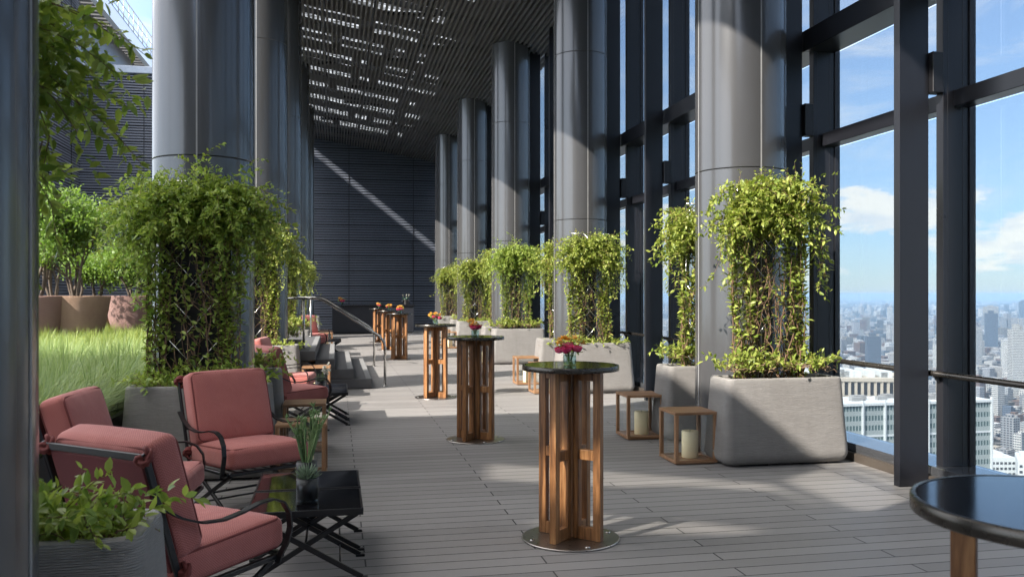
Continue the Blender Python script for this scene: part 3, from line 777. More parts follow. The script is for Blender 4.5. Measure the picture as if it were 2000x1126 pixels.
# ---- low black folding table
def make_coffee():
    root = empty('coffee_table'); tag(root, 'x', 'coffee table'); W, D, H = .60, .50, .385
    mb = MB(); mb.box(-W/2+.012, W/2-.012, -D/2+.012, D/2-.012, H-.012, H-.002); mb.build('table_top', M['blackglass'], root)
    mb = MB()
    for (x0, x1, y0, y1) in ((-W/2, W/2, -D/2, -D/2+.011), (-W/2, W/2, D/2-.011, D/2), (-W/2, -W/2+.011, -D/2+.011, D/2-.011), (W/2-.011, W/2, -D/2+.011, D/2-.011)): mb.box(x0, x1, y0, y1, H-.035, H)
    mb.build('edge_frame', M['iron'], root, bevel=.002, seg=1)
    for y in (-D/2+.045, D/2-.045):
        mb = MB(); mb.bar((-W/2+.03, y-.008, H-.036), (W/2-.005, y-.008, .012), .016, .028); mb.bar((W/2-.03, y+.009, H-.036), (-W/2+.005, y+.009, .012), .016, .028)
        mb.box(W/2-.03, W/2+.022, y-.02, y+.006, 0, .014); mb.box(-W/2-.022, -W/2+.03, y-.006, y+.02, 0, .014); mb.build('leg', M['iron'], root, bevel=.002, seg=1)
    mb = MB(); mb.tube([(0, -D/2+.04, .185), (0, D/2-.04, .185)], .006, 8); mb.tube([(W/2-.12, -D/2+.04, .075), (W/2-.12, D/2-.04, .075)], .005, 8); mb.build('stretcher', M['iron'], root)
    return root

# ---- tall bar table: black glass top on four wooden ladder wings
def make_bar_table():
    root = empty('bar_table'); tag(root, 'x', 'bar table'); H = 1.076
    mb = MB(); mb.lathe([(.288, H-.03), (.288, H-.001)], 64); mb.build('table_top', M['blackglass'], root)
    mb = MB(); n = 64; mb.lathe([(.286, H-.032), (.298, H-.032), (.30, H-.029), (.30, H-.002), (.298, H), (.2875, H)], n, cap=False); mb.build('top_rim', M['rim'], root)
    mb = MB(); mb.lathe([(.298, .002), (.302, .005), (.302, .010), (.296, .013)], 64); bp = mb.build('base_plate', M['brushed'], root)
    mb = MB()
    for k in range(4):
        a = R(8 + 90*k); mb.lathe([(.016, 0), (.016, .004), (.007, .006)], 12, (.255*math.cos(a), .255*math.sin(a), .0135))
    mb.build('bolt', M['steel'], bp)
    w = .045; mb = MB(); mb.box(-.032, .032, -.032, .032, .0135, H-.033); mb.build('post', M['wood'], root, bevel=.004)
    for k in range(4):
        rot = Matrix.Rotation(R(45+90*k), 3, 'Z'); z0, z1 = .0135, H-.033
        def bx(mbb, x0, x1, za, zb, t=w): mbb.box(x0, x1, -t/2, t/2, za, zb, rot=rot, c=(0,0,0))
        wg = MB(); bx(wg, .168, .218, z0, z1); wing = wg.build('leg', M['wood'], root, bevel=.003)
        q = MB(); bx(q, .0325, .068, z0, z1, w*.96)
        for za, zb in ((z0, z0+.075), (.50, .562), (z1-.06, z1)): bx(q, .0685, .1675, za, zb, w*.9)
        q.build('rail', M['wood'], root, bevel=.003)
    return root

# ---- lantern: teak box frame with glass sides
def make_lantern():
    root = empty('wooden_lantern'); tag(root, 'x', 'lantern'); W = .40; H = .465; p = .034
    for sx in (-1, 1):
        for sy in (-1, 1):
            mb = MB(); mb.box(sx*(W/2-p/2)-p/2, sx*(W/2-p/2)+p/2, sy*(W/2-p/2)-p/2, sy*(W/2-p/2)+p/2, .012, H-.026); mb.build('post', M['teak'], root, bevel=.003)
    mb = MB(); mb.box(-W/2-.002, W/2+.002, -W/2-.002, W/2+.002, H-.025, H); mb.build('lid', M['teaktop'], root, bevel=.003)
    mb = MB(); q = W/2-p
    for (x0, x1, y0, y1) in ((-q, q, -W/2, -W/2+p), (-q, q, W/2-p, W/2), (-W/2, -W/2+p, -q, q), (W/2-p, W/2, -q, q)): mb.box(x0, x1, y0, y1, .012, .040)
    mb.box(-q, q, -q, q, .014, .03); mb.box(-W/2+.02, W/2-.02, -W/2+.02, W/2-.02, 0, .012); mb.build('base', M['teaktop'], root, bevel=.002, seg=1)
    for k in range(4):
        rot = Matrix.Rotation(R(90*k), 3, 'Z'); mb = MB(); mb.box(-q-.004, q+.004, -W/2+p/2-.003, -W/2+p/2+.003, .041, H-.026, rot=rot, c=(0,0,0)); mb.build('glass_pane', M['lglass'], root)
    return root
def make_candle():
    root = empty('candle'); tag(root, 'x', 'candle'); mb = MB(); mb.lathe([(.073, 0), (.075, .004), (.075, .235), (.071, .241), (.05, .236), (.0, .232)], 40); mb.build('wax', M['candle'], root)
    mb = MB(); mb.tube([(0,0,.23), (.002,0,.25)], .002, 6); mb.build('wick', M['wick'], root); return root

# ---- flowers in a glass
def flower_mesh(blooms, rg, kind, rad, mat, root, name='bloom'):
    """kind 'rose': cupped petals wrapped in shells; kind 'star': pointed petals fanning out"""
    Vs, Ts, off = [], [], 0
    for (c, nrm) in blooms:
        c = np.array(c, float); nrm = np.array(nrm, float); nrm /= np.linalg.norm(nrm); x = np.cross(nrm, [.3,.9,.1]); x /= np.linalg.norm(x); y = np.cross(nrm, x)
        if kind == 'star':
            n = 26; a = rg.uniform(0, 6.28, n); e = rg.uniform(.0, 1.25, n); d = (np.cos(a)*np.cos(e))[:, None]*x + (np.sin(a)*np.cos(e))[:, None]*y + np.sin(e)[:, None]*nrm
            V, T = leaves(np.tile(c, (n, 1)) + d*rad*.12, d, rad, rg, droop=.1, width=1.15); Vs.append(V); Ts.append(T+off); off += len(V); continue
        for ring in range(5):
            r = rad*(.28+.18*ring); m = 3+ring
            for k in range(m):
                a0 = 2*math.pi*(k+.37*ring)/m; wid = 2*math.pi/m*.72; P = []
                for ie, el_ in enumerate((-.9, -.35, .2, .62-.05*ring)):
                    for ia in (-1, -.4, .4, 1):
                        aa = a0 + ia*wid*(.75 if ie in (0, 3) else 1.); rr = r*(1+.10*(ie == 3)*(ring > 2)+.05*rg.random()); P.append(c + (x*math.cos(aa)+y*math.sin(aa))*rr*math.cos(el_) + nrm*(rr*math.sin(el_)*(1.25-.1*ring) + rad*.35))
                Vs.append(np.array(P)); Ts.append(np.array([t for q in range(3) for p in range(3) for t in ((q*4+p+off, q*4+p+1+off, q*4+p+5+off), (q*4+p+off, q*4+p+5+off, q*4+p+4+off))])); off += 16
    link(name, mesh_np(name, np.concatenate(Vs), np.concatenate(Ts), M[mat], True), root)
def make_vase():
    root = empty('glass_vase'); tag(root, 'x', 'vase'); mb = MB(); mb.lathe([(.034, 0), (.039, .005), (.042, .04), (.040, .066), (.043, .078)], 28, cap=False); mb.lathe([(.034, .0), (.036, .004)], 28, cap=True); mb.build('jar', M['vase'], root)
    mb = MB(); mb.lathe([(.036, .006), (.039, .04), (.038, .055)], 24); mb.build('water', M['vase'], root); return root
def make_bouquet(seed):
    rg = np.random.default_rng(seed); root = empty('bouquet'); tag(root, 'x', 'flowers')
    st = MB(); pk, og = [], []
    for (x, y, z) in ((-.028, -.03, .085), (.036, -.022, .09), (.0, .035, .105), (-.06, -.005, .085)): pk.append(((x, y, z), (x*6, y*6, 1.))); st.taper([(x*.2, y*.2, .02), (x*.6, y*.6, .09), (x, y, z)], [.003, .003, .003], 5)
    for (x, y, z) in ((-.065, .0, .125), (-.03, .05, .15), (.05, .05, .15), (.075, .02, .125), (.0, .03, .15)): og.append(((x, y, z), (x*5, y*5, 1.))); st.taper([(x*.15, y*.15, .02), (x*.5, y*.5, .10), (x, y, z)], [.0025, .0025, .002], 5)
    flower_mesh(pk, rg, 'rose', .034, 'pink', root); flower_mesh(og, rg, 'star', .036, 'orange', root)
    st.build('stems', M['leafdeep'], root)
    n = 60; a = rg.uniform(0, 6.28, n); pos = np.c_[np.cos(a)*rg.uniform(.01, .07, n), np.sin(a)*rg.uniform(.01, .07, n), rg.uniform(.07, .14, n)]; dr = np.c_[np.cos(a), np.sin(a), rg.uniform(.1, .8, n)]
    V, T = leaves(pos, dr, .042, rg, width=.8); link('leaf', mesh_np('leaf', V, T, M['leafdeep'], True), root); return root
# ---- succulents in black glasses
def make_glass_pot(r, h):
    root = empty('glass_pot'); tag(root, 'x', 'pot'); mb = MB(); mb.lathe([(r*.96, 0), (r, .006), (r, h)], 32, cap=False); mb.lathe([(r*.94, .0), (r*.94, .003)], 32); mb.build('glass', M['potglass'], root)
    mb = MB(); mb.lathe([(r*.975, .016), (r*.975, h*.95), (r*.5, h*.93)], 28); mb.build('soil', M['darker'], root); return root
def make_pencil_plant():
    rg = np.random.default_rng(5); root = empty('pencil_succulent'); tag(root, 'x', 'succulent'); mb = MB(); pos, dr = [], []
    for k in range(26):
        a = rg.uniform(0, 6.28); lean = rg.uniform(.05, .35) if k else .9; ln = rg.uniform(.18, .33); p = np.array((.02*math.cos(a), .02*math.sin(a), .0)); v = np.array((math.cos(a)*lean, math.sin(a)*lean, 1.)); P = [p]
        for i in range(6): v /= np.linalg.norm(v); p = p + v*ln/6; v = v + rg.normal(0, .07, 3); P.append(p)
        mb.taper(P, [.0055, .0055, .005, .005, .0045, .003], 6) if False else mb.taper(P, [.0055]*6+[.003], 6)
        for i in range(3, 7):
            for s in range(9 if i > 4 else 2): pos.append(P[i]); w = rg.normal(0, 1, 3); w[2] = abs(w[2])+1.1; dr.append(w/np.linalg.norm(w))
    mb.build('stalk', M['succulent'], root); V, T = leaves(np.array(pos), np.array(dr), .038, rg, droop=0, width=.4); link('shoot', mesh_np('shoot', V, T, M['succulent'], True), root); return root
def make_aloe(seed=2, n=46, ln=.075, flowers=False):
    rg = np.random.default_rng(seed); root = empty('aloe_rosette'); tag(root, 'x', 'succulent'); mb = MB()
    for k in range(n):
        a = k*2.4; el = .25 + 1.1*(k/n); d = np.array((math.cos(a)*math.cos(el), math.sin(a)*math.cos(el), math.sin(el))); p = np.array((0, 0, .0)) + d*.008; P = [p, p+d*ln*.4, p+d*ln*.8+np.array((0,0,.006)), p+d*ln+np.array((0,0,.012))]; mb.taper(P, [.006, .0055, .003, .0008], 5)
    mb.build('rosette', M['aloe'], root)
    if flowers:
        fl = [((rg.uniform(.02, .10), rg.uniform(-.03, .03), rg.uniform(.09, .2)), (rg.normal(0, 1), rg.normal(0, 1), .6)) for i in range(9)]; flower_mesh(fl, rg, 'star', .030, 'white_petal', root)
        st = MB()
        for c, _n in fl: st.taper([(0,0,0), (c[0]*.4, c[1]*.4, c[2]*.6), c], [.002]*3, 4)
        st.build('flower_stem', M['leafdeep'], root)
    return root
# ================================================================== PLACING
PROT = {}
USED = set()
def put(kind, loc, rz, label, group, scale=None):
    first = kind not in USED; USED.add(kind)
    return place(PROT[kind], first, loc, rz, label, group, scale)
PROT['planter'] = make_planter(); PROT['trellis'] = make_trellis(); PROT['trellis_open'] = make_trellis(False)
PROT['vineA'] = make_vine(11, 1.0, 'leafdeep', 1.35, 1.15, .42, 1.12); PROT['vineB'] = make_vine(23, .9, 'leaf', 1.05, 1.3, .34); PROT['vineC'] = make_vine(37, 1.0, 'leaf', 1.1, 1.1, .45)
PROT['coverA'] = make_cover(3, 150, 'leafdeep', 1.1); PROT['coverB'] = make_cover(9, 80, 'leaf', .9)
spots = []                                            # x, y, rz, vine kind, cover kind, where
rn = ['widest', 'second', 'third', 'fourth', 'farthest']
for k, (x, y) in enumerate(RC):
    spots.append((x+.02, y-.66, 0, ('vineB', 'vineC', 'vineA', 'vineC', 'vineB')[k], 'coverB', 'in front of the %s glass-side column' % rn[k]))
    if k < 4: spots.append((x+.02, y+.71, math.pi, ('vineC', 'vineB', 'vineC', 'vineB')[k], 'coverB', 'behind the %s glass-side column' % rn[k]))
ln_ = ['blurred near-left', 'wide shaded garden-side', 'pale sunlit garden-side', 'bluish garden-side', 'fourth garden-side', 'last garden-side']
for k, (x, y) in enumerate(LC):
    if k: spots.append((x+.07, y-.65, 0, ('', 'vineA', 'vineC', 'vineB', 'vineC', 'vineB')[k], ('coverA' if k == 1 else 'coverB'), 'in front of the %s column' % ln_[k]))
    if k < 4: spots.append((x+.07, y+.71, math.pi, ('vineA', 'vineC', 'vineC', 'vineB')[k], ('coverA' if k == 0 else 'coverB'), 'behind the %s column' % ln_[k]))
vr = random.Random(5)
for (x, y, rz, v, c, w) in spots:
    sh = .07 if x < 0 else .02
    if y < 5 and x < 0: sh = .25; x -= .05
    if w == 'in front of the bluish garden-side column' or w == 'behind the pale sunlit garden-side column' : zz = .0
    else: zz = 0
    put('planter', (x, y, zz), rz, 'combed grey concrete planter ' + w, 'concrete planters at the columns')
    put('trellis' if x < 0 else 'trellis_open', (x-sh, y, zz), rz, 'steel wire screen carrying the vine ' + w, 'wire screens at the columns')
    put(v, (x-sh, y, zz), rz, 'green climbing vine with tumbling head ' + w, 'vines at the columns', (vr.choice((-1, 1))*vr.uniform(.92, 1.1), vr.uniform(.95, 1.1), vr.uniform(.965, 1.035)))
    put(c, (x+(.03 if c == 'coverA' else 0), y, zz), (0 if c == 'coverA' else rz), 'low leafy plant over straw in the planter ' + w, 'low plants in the planters', (.92, .82, 1.0) if c == 'coverA' else (vr.choice((-1, 1))*1.0, 1.0, vr.uniform(.8, 1.2)))

# ---- bar tables in a row
PROT['bar_table'] = make_bar_table(); PROT['vase'] = make_vase(); PROT['bq1'] = make_bouquet(4); PROT['bq2'] = make_bouquet(15)
TY = [1.54, 5.22, 8.96, 12.74, 20.4, 24.0, 27.8]; TX = [1.49, 1.43, 1.43, 1.44, 1.46, 1.41, 1.35]
tl = ['round black-topped bar table cut off at the lower right corner', 'oak bar table with round black top in front, its whole steel base plate in view',
      'oak bar table standing in shade between the front one and the sunlit ones', 'sunlit oak bar table just beyond the shadow edge, third with flowers',
      'sunlit oak bar table right of the stair rail foot, largest of the far three', 'sunlit oak bar table in the middle of the far three', 'sunlit oak bar table closest to the dark bar']
wh = ['', 'on the front bar table', 'on the shaded second bar table', 'on the sunlit bar table by the shadow edge', 'on the largest of the far three bar tables', 'on the middle one of the far three bar tables', 'on the bar table closest to the dark bar']
for k in range(7):
    put('bar_table', (TX[k], TY[k], 0), R((0, 0, 4, -3, 6, 0, 3)[k]), tl[k], 'tall bar tables in a row')
    if k:
        lx = TX[k] + (0, .0, .0, .0, .02, .03, .0)[k]; ly = TY[k] + .02
        put('vase', (lx, ly, 1.078), 0, 'small clear glass vase with water ' + wh[k], 'vases on the bar tables')
        put('bq1' if k % 2 else 'bq2', (lx, ly, 1.078), R((0, 0, 60, 150, 20, 200, 100)[k]), 'pink roses and orange blossoms ' + wh[k], 'flowers on the bar tables')
put('vase', (.25, 34.3, 1.112), 0, 'glass vase on the dark bar counter', 'vases on the bar tables', 1.6)
put('bq1', (.25, 34.3, 1.112), R(80), 'pink and orange flowers on the dark bar counter', 'flowers on the bar tables', 1.7)
# bottles and bucket on the bar
b0 = empty('ice_bucket', (2.72, 34.3, 1.112)); tag(b0, 'steel ice bucket on the right end of the dark bar', 'bucket')
mb = MB(); mb.lathe([(.10, 0), (.115, .01), (.13, .20), (.138, .205), (.126, .20), (.1, .03)], 28); mb.build('bucket', M['steel'], b0)
mb = MB()
for s in (-1, 1): mb.tube([(s*.132, -.03, .15), (s*.16, -.03, .14), (s*.16, .03, .14), (s*.132, .03, .15)], .007, 6)
mb.build('handle', M['steel'], b0)
M['bottle'] = simple('green_bottle', (.02,.05,.03), .1, 0, .1); M['foil'] = simple('white_foil', (.6,.58,.5), .35)
for i, (dx, dy, t) in enumerate(((-.05, 0, -14), (.05, .02, 12), (.0, -.05, 2))):
    bt = empty('bottle', (2.72+dx, 34.3+dy, 1.18)); bt.rotation_euler = (0, R(t), 0); tag(bt, ('bottle leaning left in the ice bucket on the bar', 'bottle leaning right in the ice bucket on the bar', 'upright bottle in the ice bucket on the bar')[i], 'bottle', 'bottles in the ice bucket')
    mb = MB(); mb.lathe([(.04, 0), (.042, .01), (.042, .17), (.03, .21), (.016, .24)], 20); mb.build('glass', M['bottle'], bt)
    mb = MB(); mb.lathe([(.017, .235), (.016, .32), (.019, .322), (.019, .34), (.0, .345)], 16); mb.build('foil', M['foil'], bt)

# ---- lanterns with candles
PROT['lantern'] = make_lantern(); PROT['candle'] = make_candle(); first = True
lan = []
rname = ['the widest', 'the second', 'the third', 'the fourth']
for k in range(4):
    for j, (yy, dx) in enumerate(((7.46, 0), (8.80, .02))):
        lan.append((3.15+dx, yy+5.7*k - (.1 if k else 0), '%s teak lantern of the pair by the planters of %s glass-side column' % (('nearer', 'farther')[j], rname[k]), 'ivory candle in the %s lantern by %s glass-side column' % (('nearer', 'farther')[j], rname[k])))
for k, oy in enumerate((0, 5.7, 17.1)):
    ww = ('behind the front rose armchairs', 'by the second coffee tables', 'at the far seating past the stair')[k]
    for j, (yy, x_) in enumerate(((7.42, -.27), (8.75, -.29))):
        lan.append((x_, yy+oy, 'teak lantern %s %s' % (('nearer of two', 'farther of two')[j], ww), 'ivory candle in the %s lantern %s' % (('nearer', 'farther')[j], ww)))
for i, (x, y, la, lc) in enumerate(lan):
    rz = R(random.uniform(-1.5, 1.5)); put('lantern', (x, y, 0), rz, la, 'teak lanterns on the deck'); put('candle', (x+.02, y, .031), 0, lc, 'candles in the lanterns')

# ---- rose armchairs and coffee tables, three seating groups
PROT['chair'] = make_chair(); PROT['coffee'] = make_coffee()
def yaw_of(fx, fy): return math.atan2(fx, -fy)          # chair front is local -Y
chairs = [(-.60, 6.38, yaw_of(.55, -.83)), (-.66, 4.08, yaw_of(.64, .77)), (-1.13, 5.36, yaw_of(1, -.08))]
cl = [['rose armchair facing the camera in front of the big shaded planter', 'rose armchair seen from behind beside the nearest planter', 'rose armchair against the grass bed, half hidden by the one in front'],
      ['rose armchair with sunlit seat, farther one seen from the side in the second group', 'rose armchair seen from the side with dark arm, nearer one in the second group', 'rose armchair in the second group nearest the grass bed'],
      ['small rose armchair in the far group facing the camera', 'small rose armchair in the far group turned to the bar', 'small rose armchair in the far group against the bed']]
for g, oy in enumerate((0, 5.55, 17.1)):
    for j, (x, y, a) in enumerate(chairs):
        if g == 1: x, y, a = ((-.60, 6.0, yaw_of(1, -.12)), (-.50, 4.36, yaw_of(.80, .60)), (-1.25, 5.2, yaw_of(1, 0)))[j]
        put('chair', (x, y+oy, 0), a, cl[g][j], 'rose armchairs with iron frames')
    for j, y in enumerate((4.91, 5.44)):
        put('coffee', (-.155, y+oy, 0), 0, 'low black glass folding table, %s of the two %s' % (('nearer', 'farther')[j], ('in the front seating group', 'in the second seating group', 'in the far seating group')[g]), 'black folding coffee tables')
def potplant(x, y, r, h, plant, pl_label, pot_label, s=1.0):
    p = make_glass_pot(r, h); p.location = (x, y, .386); tag(p, pot_label, 'pot', 'glass pots on the coffee tables')
    plant.location = (x, y, .386+h*.88); plant.scale = (s, s, s); tag(plant, pl_label, 'succulent', 'succulents on the coffee tables')
potplant(-.165, 5.27, .062, .15, make_pencil_plant(), 'tall green pencil succulent on the farther front coffee table', 'black glass pot under the tall pencil succulent', 1.0)
potplant(-.15, 4.88, .060, .13, make_aloe(), 'small grey-green spiky rosette on the nearer front coffee table', 'black glass pot with clear foot under the spiky rosette')
potplant(-.17, 10.35, .062, .13, make_aloe(8, 40, .08, True), 'spiky rosette with white blossoms on the second coffee table', 'black glass pot under the white blossoms', 1.0)

# ================================================================== GARDEN
def make_pot(mat):
    root = empty('tree_pot'); tag(root, 'x', 'pot'); mb = MB(); mb.lathe([(.44, 0), (.47, .02), (.60, .45), (.68, .92), (.70, 1.03), (.70, 1.06), (.645, 1.06), (.62, .96)], 48, cap=False); mb.lathe([(.44, .0), (.44, .004)], 40); mb.build('body', M[mat], root)
    mb = MB(); mb.lathe([(.63, .95), (.3, .99), (.01, 1.0)], 32); mb.build('soil', M['soil'], root); return root
def make_tree(seed, ht, wd, nl):
    rg = np.random.default_rng(seed); root = empty('multi_stem_tree'); tag(root, 'x', 'tree'); mb = MB(); tips = []
    def grow(p, v, ln, r, d):
        P = [p]; 
        for i in range(5): v = v/np.linalg.norm(v); p = p + v*ln/5; v = v + rg.normal(0, .13, 3) + np.array((0, 0, .05)); P.append(p)
        mb.taper(P, np.linspace(r, r*.6, 6), 6); tips.extend(P[2:] if d < 2 else [])
        if d > 0:
            for k in range(3 + (d > 1)):
                a = rg.uniform(0, 6.28); w = v/np.linalg.norm(v)*.75 + np.array((math.cos(a)*.75, math.sin(a)*.75, rg.uniform(-.1, .35))); grow(P[rg.integers(2, 6)], w, ln*rg.uniform(.5, .75), r*.5, d-1)
    for k in range(5):
        a = 6.28*k/5 + rg.normal(0, .3); grow(np.array((.08*math.cos(a), .08*math.sin(a), 0)), np.array((math.cos(a)*.32*wd, math.sin(a)*.32*wd, 1.)), ht*.5, .035, 3)
    mb.build('trunk', M['trunk'], root)
    tips = np.array(tips); c = tips[rg.integers(0, len(tips), nl//16)]; c = c + rg.normal(0, .10, c.shape)
    pos = (c[:, None, :] + rg.normal(0, 1, (len(c), 16, 3))*np.array((.11, .11, .05))).reshape(-1, 3); dr = rg.normal(0, 1, pos.shape); dr[:, 2] -= .2; dr /= np.linalg.norm(dr, axis=1)[:, None]
    V, T = leaves(pos, dr, .10, rg, True, width=1.1); link('crown', mesh_np('crown', V, T, M['treeleaf'], True), root); return root
PROT['pot_t'] = make_pot('terracotta'); PROT['pot_r'] = make_pot('rosepot'); PROT['tree1'] = make_tree(3, 2.3, 1.0, 9000); PROT['tree2'] = make_tree(8, 1.5, 1.1, 7000)
GZ = .42
for i, (px, zc, pk, tk, s, la, lb) in enumerate(((150, 19.5, 'pot_t', 'tree1', 1.0, 'sandy ribbed clay tree pot half lit, largest in the garden', 'tall airy sunlit tree in the sandy pot, largest in the garden'),
        (190, 23.0, 'pot_t', 'tree2', 1.0, 'sandy ribbed clay pot partly behind the largest one', 'bushy low tree in the pot partly behind the largest'),
        (262, 22.5, 'pot_r', 'tree2', 1.05, 'rose ribbed clay pot beside the wide shaded column', 'bushy low tree in the rose pot beside the wide shaded column'),
        (70, 19.0, 'pot_r', 'tree1', 1.15, 'rose clay pot mostly hidden by the near vine leaves', 'tall tree mostly hidden behind the near vine leaves'),
        (320, 26.5, 'pot_r', 'tree2', 1.15, 'rose ribbed clay pot hidden behind the wide shaded column', 'low tree showing behind the wide shaded column vine'),
        (105, 26.0, 'pot_t', 'tree1', 1.25, 'clay pot of the tall tree at the back of the garden', 'tallest pale green tree at the back of the garden'))):
    p = at_depth(px, 600, zc); put(pk, (p.x, p.y, GZ), i*.7, la, 'ribbed clay pots in the garden'); put(tk, (p.x, p.y, GZ+.98), i*1.3+.4, lb, 'garden trees in pots', s)

def grass(name, label, area, mat, nclump, blades, ht, seed, spread):
    rg = np.random.default_rng(seed); C_ = []
    while len(C_) < nclump:
        y = area[2] + (area[3]-area[2])*rg.random()**area[4]; x0, x1 = -.40*y-.2, max(-.16*y+.3, -30); x = rg.uniform(x0, min(x1, -1.88)) if x0 < -1.9 else -1.9
        C_.append((max(x, -9.5), y))
    C_ = np.array(C_); n = nclump*blades; base = np.repeat(np.c_[C_, np.full(len(C_), GZ)], blades, 0); a = rg.uniform(0, 2*math.pi, n); d = np.c_[np.cos(a), np.sin(a)]
    h = np.repeat(rg.uniform(.75, 1.15, nclump), blades)*rg.uniform(.55, 1.1, n)*ht; lean = rg.random(n)**.7*spread
    base[:, :2] += d*rg.uniform(0, .07, (n, 1)); side = np.c_[-d[:, 1], d[:, 0]]; V = []
    for t in (0, .35, .7, 1.0):
        out = lean*(t**1.7)*h*1.1; z = h*(t - .42*lean*t**2.4); w = .0042*(1-t*.85)*(1+h)
        c = base + np.c_[d*out[:, None], z]
        V += [np.c_[c[:, :2]-side*w[:, None], c[:, 2]], np.c_[c[:, :2]+side*w[:, None], c[:, 2]]] if t < 1 else [c]
    V = np.stack(V, 1); tt = np.array([(0,1,3),(0,3,2),(2,3,5),(2,5,4),(4,5,6)]); T = tt[None]+(np.arange(n)*7)[:, None, None]
    o = link(name, mesh_np(name, V.reshape(-1, 3), T.reshape(-1, 3), M[mat], True)); tag(o, label, 'grass', kind='stuff')
grass('pale_grass', 'pale fine arching grass filling the near garden bed', (0, 0, 5.4, 13.0, 1.0), 'grass', 340, 150, .62, 1, 1.0)
grass('green_grass', 'brighter green grass in the sunlit part of the garden bed', (0, 0, 12.0, 27.0, 1.1), 'grassgreen', 560, 80, .46, 2, .75)

# ================================================================== CITY
GC = -240.
mb = MB(); n = 40; ring = []
mb.add([(-3000, -6000, GC), (30000, -6000, GC), (30000, 31500, GC), (-3000, 31500, GC)], [(0, 1, 2, 3)])
tag(mb.build('city_ground', M['cityground']), kind='structure')
rg = np.random.default_rng(77)
B = []                                                # x, y, w, d, h, rot
def region(d0, d1, cell, hs, tower, thi, wscale):
    a0, a1 = R(7), R(52)
    xs = np.arange(0, d1*math.sin(a1)+cell, cell); ys = np.arange(0, d1, cell)
    for xi in xs:
        for yi in ys:
            x = xi + rg.uniform(-.14, .14)*cell; y = yi + rg.uniform(-.14, .14)*cell; d = math.hypot(x, y); a = math.atan2(x, y)
            if not (d0 <= d < d1 and a0 < a < a1): continue
            park = math.sin(x*.0011+1)*math.sin(y*.0013+.5) + .5*math.sin(x*.0031-y*.0017)
            if (park > 1.05 and d > 3500) or rg.random() < .05: continue
            h = rg.uniform(*hs)*(1 if rg.random() < .7 else 1.6)
            tw = rg.random() < tower
            if tw: h = rg.uniform(*thi)
            w = cell*rg.uniform(.42, .74)*wscale; dd = cell*rg.uniform(.42, .74)*wscale
            if tw: w, dd = min(w, 42), min(dd, 42)
            B.append((x, y, w, dd, h, .35*math.sin(x*.0007+y*.0004)+rg.normal(0, .03), d))
region(620, 2600, 27, (9, 34), .06, (42, 80), 1.12)
region(2600, 6500, 46, (8, 34), .045, (45, 110), 1.12)
region(6500, 14000, 100, (10, 32), .05, (45, 120), 1.0)
region(14000, 29000, 300, (14, 40), .05, (50, 130), .9)
# three landmark blocks far below the terrace
def landmark_zone(x, y):
    d = math.hypot(x, y); a = math.degrees(math.atan2(x, y)); return d < 720 or (a > 30 and d < 760)
B = [b for b in B if not landmark_zone(b[0], b[1])]
B = np.array(B); xc = B[:, 0]*math.cos(TH)-B[:, 1]*math.sin(TH); zc = B[:, 0]*math.sin(TH)+B[:, 1]*math.cos(TH)
px = 1000+F*xc/zc; ptop = HY-F*(GC+B[:, 4]-EYE)/zc; size = (B[:, 2]+B[:, 3])*B[:, 4]/zc**2
inview = (px > 1190) & (px < 2010) & (ptop < 940); order = np.argsort(-np.where(inview, size, 0)); near = order[:295]; isnear = np.zeros(len(B), bool); isnear[near] = True
cls = [('pale', 'white', (.52,.51,.49)), ('grey', 'mid grey', (.27,.27,.28)), ('beige', 'warm beige', (.42,.37,.31)), ('brown', 'reddish brown', (.18,.11,.085)), ('blue', 'bluish dark', (.12,.15,.20)), ('light', 'light grey', (.38,.385,.39))]
for key, nm, c in cls: M['city_'+key] = mk_facade('city_facade_'+key, [c], (.05,.07,.09), 3.2, 3.5, 'object')
M['roof'] = simple('city_roof', (.30,.30,.30), .9, 0, .3, .05)
protoB = []
for key, nm, c in cls:
    for v in range(2):
        mb = MB(); mb.box(-.5, .5, -.5, .5, 0, .985)
        if v: mb.box(-.5, .1, -.5, .5, .985, 1.06); mb.box(-.2, .35, -.3, .2, .9851, 1.02, 1)
        mb.box(-.46, .46, -.46, .46, .9852, .9856, 1); mb.box(-.25, .18, -.2, .25, .9857, 1.05, 0); mb.box(.22, .4, -.35, -.1, .9857, 1.025, 1)
        protoB.append((mb, nm, key, v))
meshes = []
for (mb, nm, key, v) in protoB:
    o = mb.build('city_building', [M['city_'+key], M['roof']]); meshes.append((o.data, nm, v)); bpy.data.objects.remove(o)
wts = [0,0,0,1,1,2,2,2,3,3,4,5,6,8,9,10,10,11,11]
for i in near:
    x, y, w, d, h, r, dist = B[i]; me, nm, v = meshes[wts[rg.integers(0, len(wts))]]
    o = bpy.data.objects.new('city_building', me); COL.objects.link(o); o.location = (x, y, GC); o.rotation_euler = (0, 0, r); o.scale = (w, d, h)
    ht = 'tall slim' if h > 44 else ('mid-height' if h > 22 else 'low'); sh = 'with stepped roof' if v else 'with flat roof'
    tag(o, '%s %s block %s in the city beyond the glass' % (ht, nm, sh), 'city building', 'city buildings beyond the glass')
far = B[~isnear]; nb = len(far); c8 = np.array([(-.5,-.5,0),(.5,-.5,0),(.5,.5,0),(-.5,.5,0),(-.5,-.5,1),(.5,-.5,1),(.5,.5,1),(-.5,.5,1)])
loc = c8[None]*far[:, None, 2:5]; cr, sr = np.cos(far[:, 5])[:, None], np.sin(far[:, 5])[:, None]
V = np.stack([loc[..., 0]*cr - loc[..., 1]*sr + far[:, 0:1], loc[..., 0]*sr + loc[..., 1]*cr + far[:, 1:2], loc[..., 2]+GC+.2], -1)
q = np.array([(0,1,5,4),(1,2,6,5),(2,3,7,6),(3,0,4,7),(4,5,6,7)]); T = q[None]+(np.arange(nb)*8)[:, None, None]
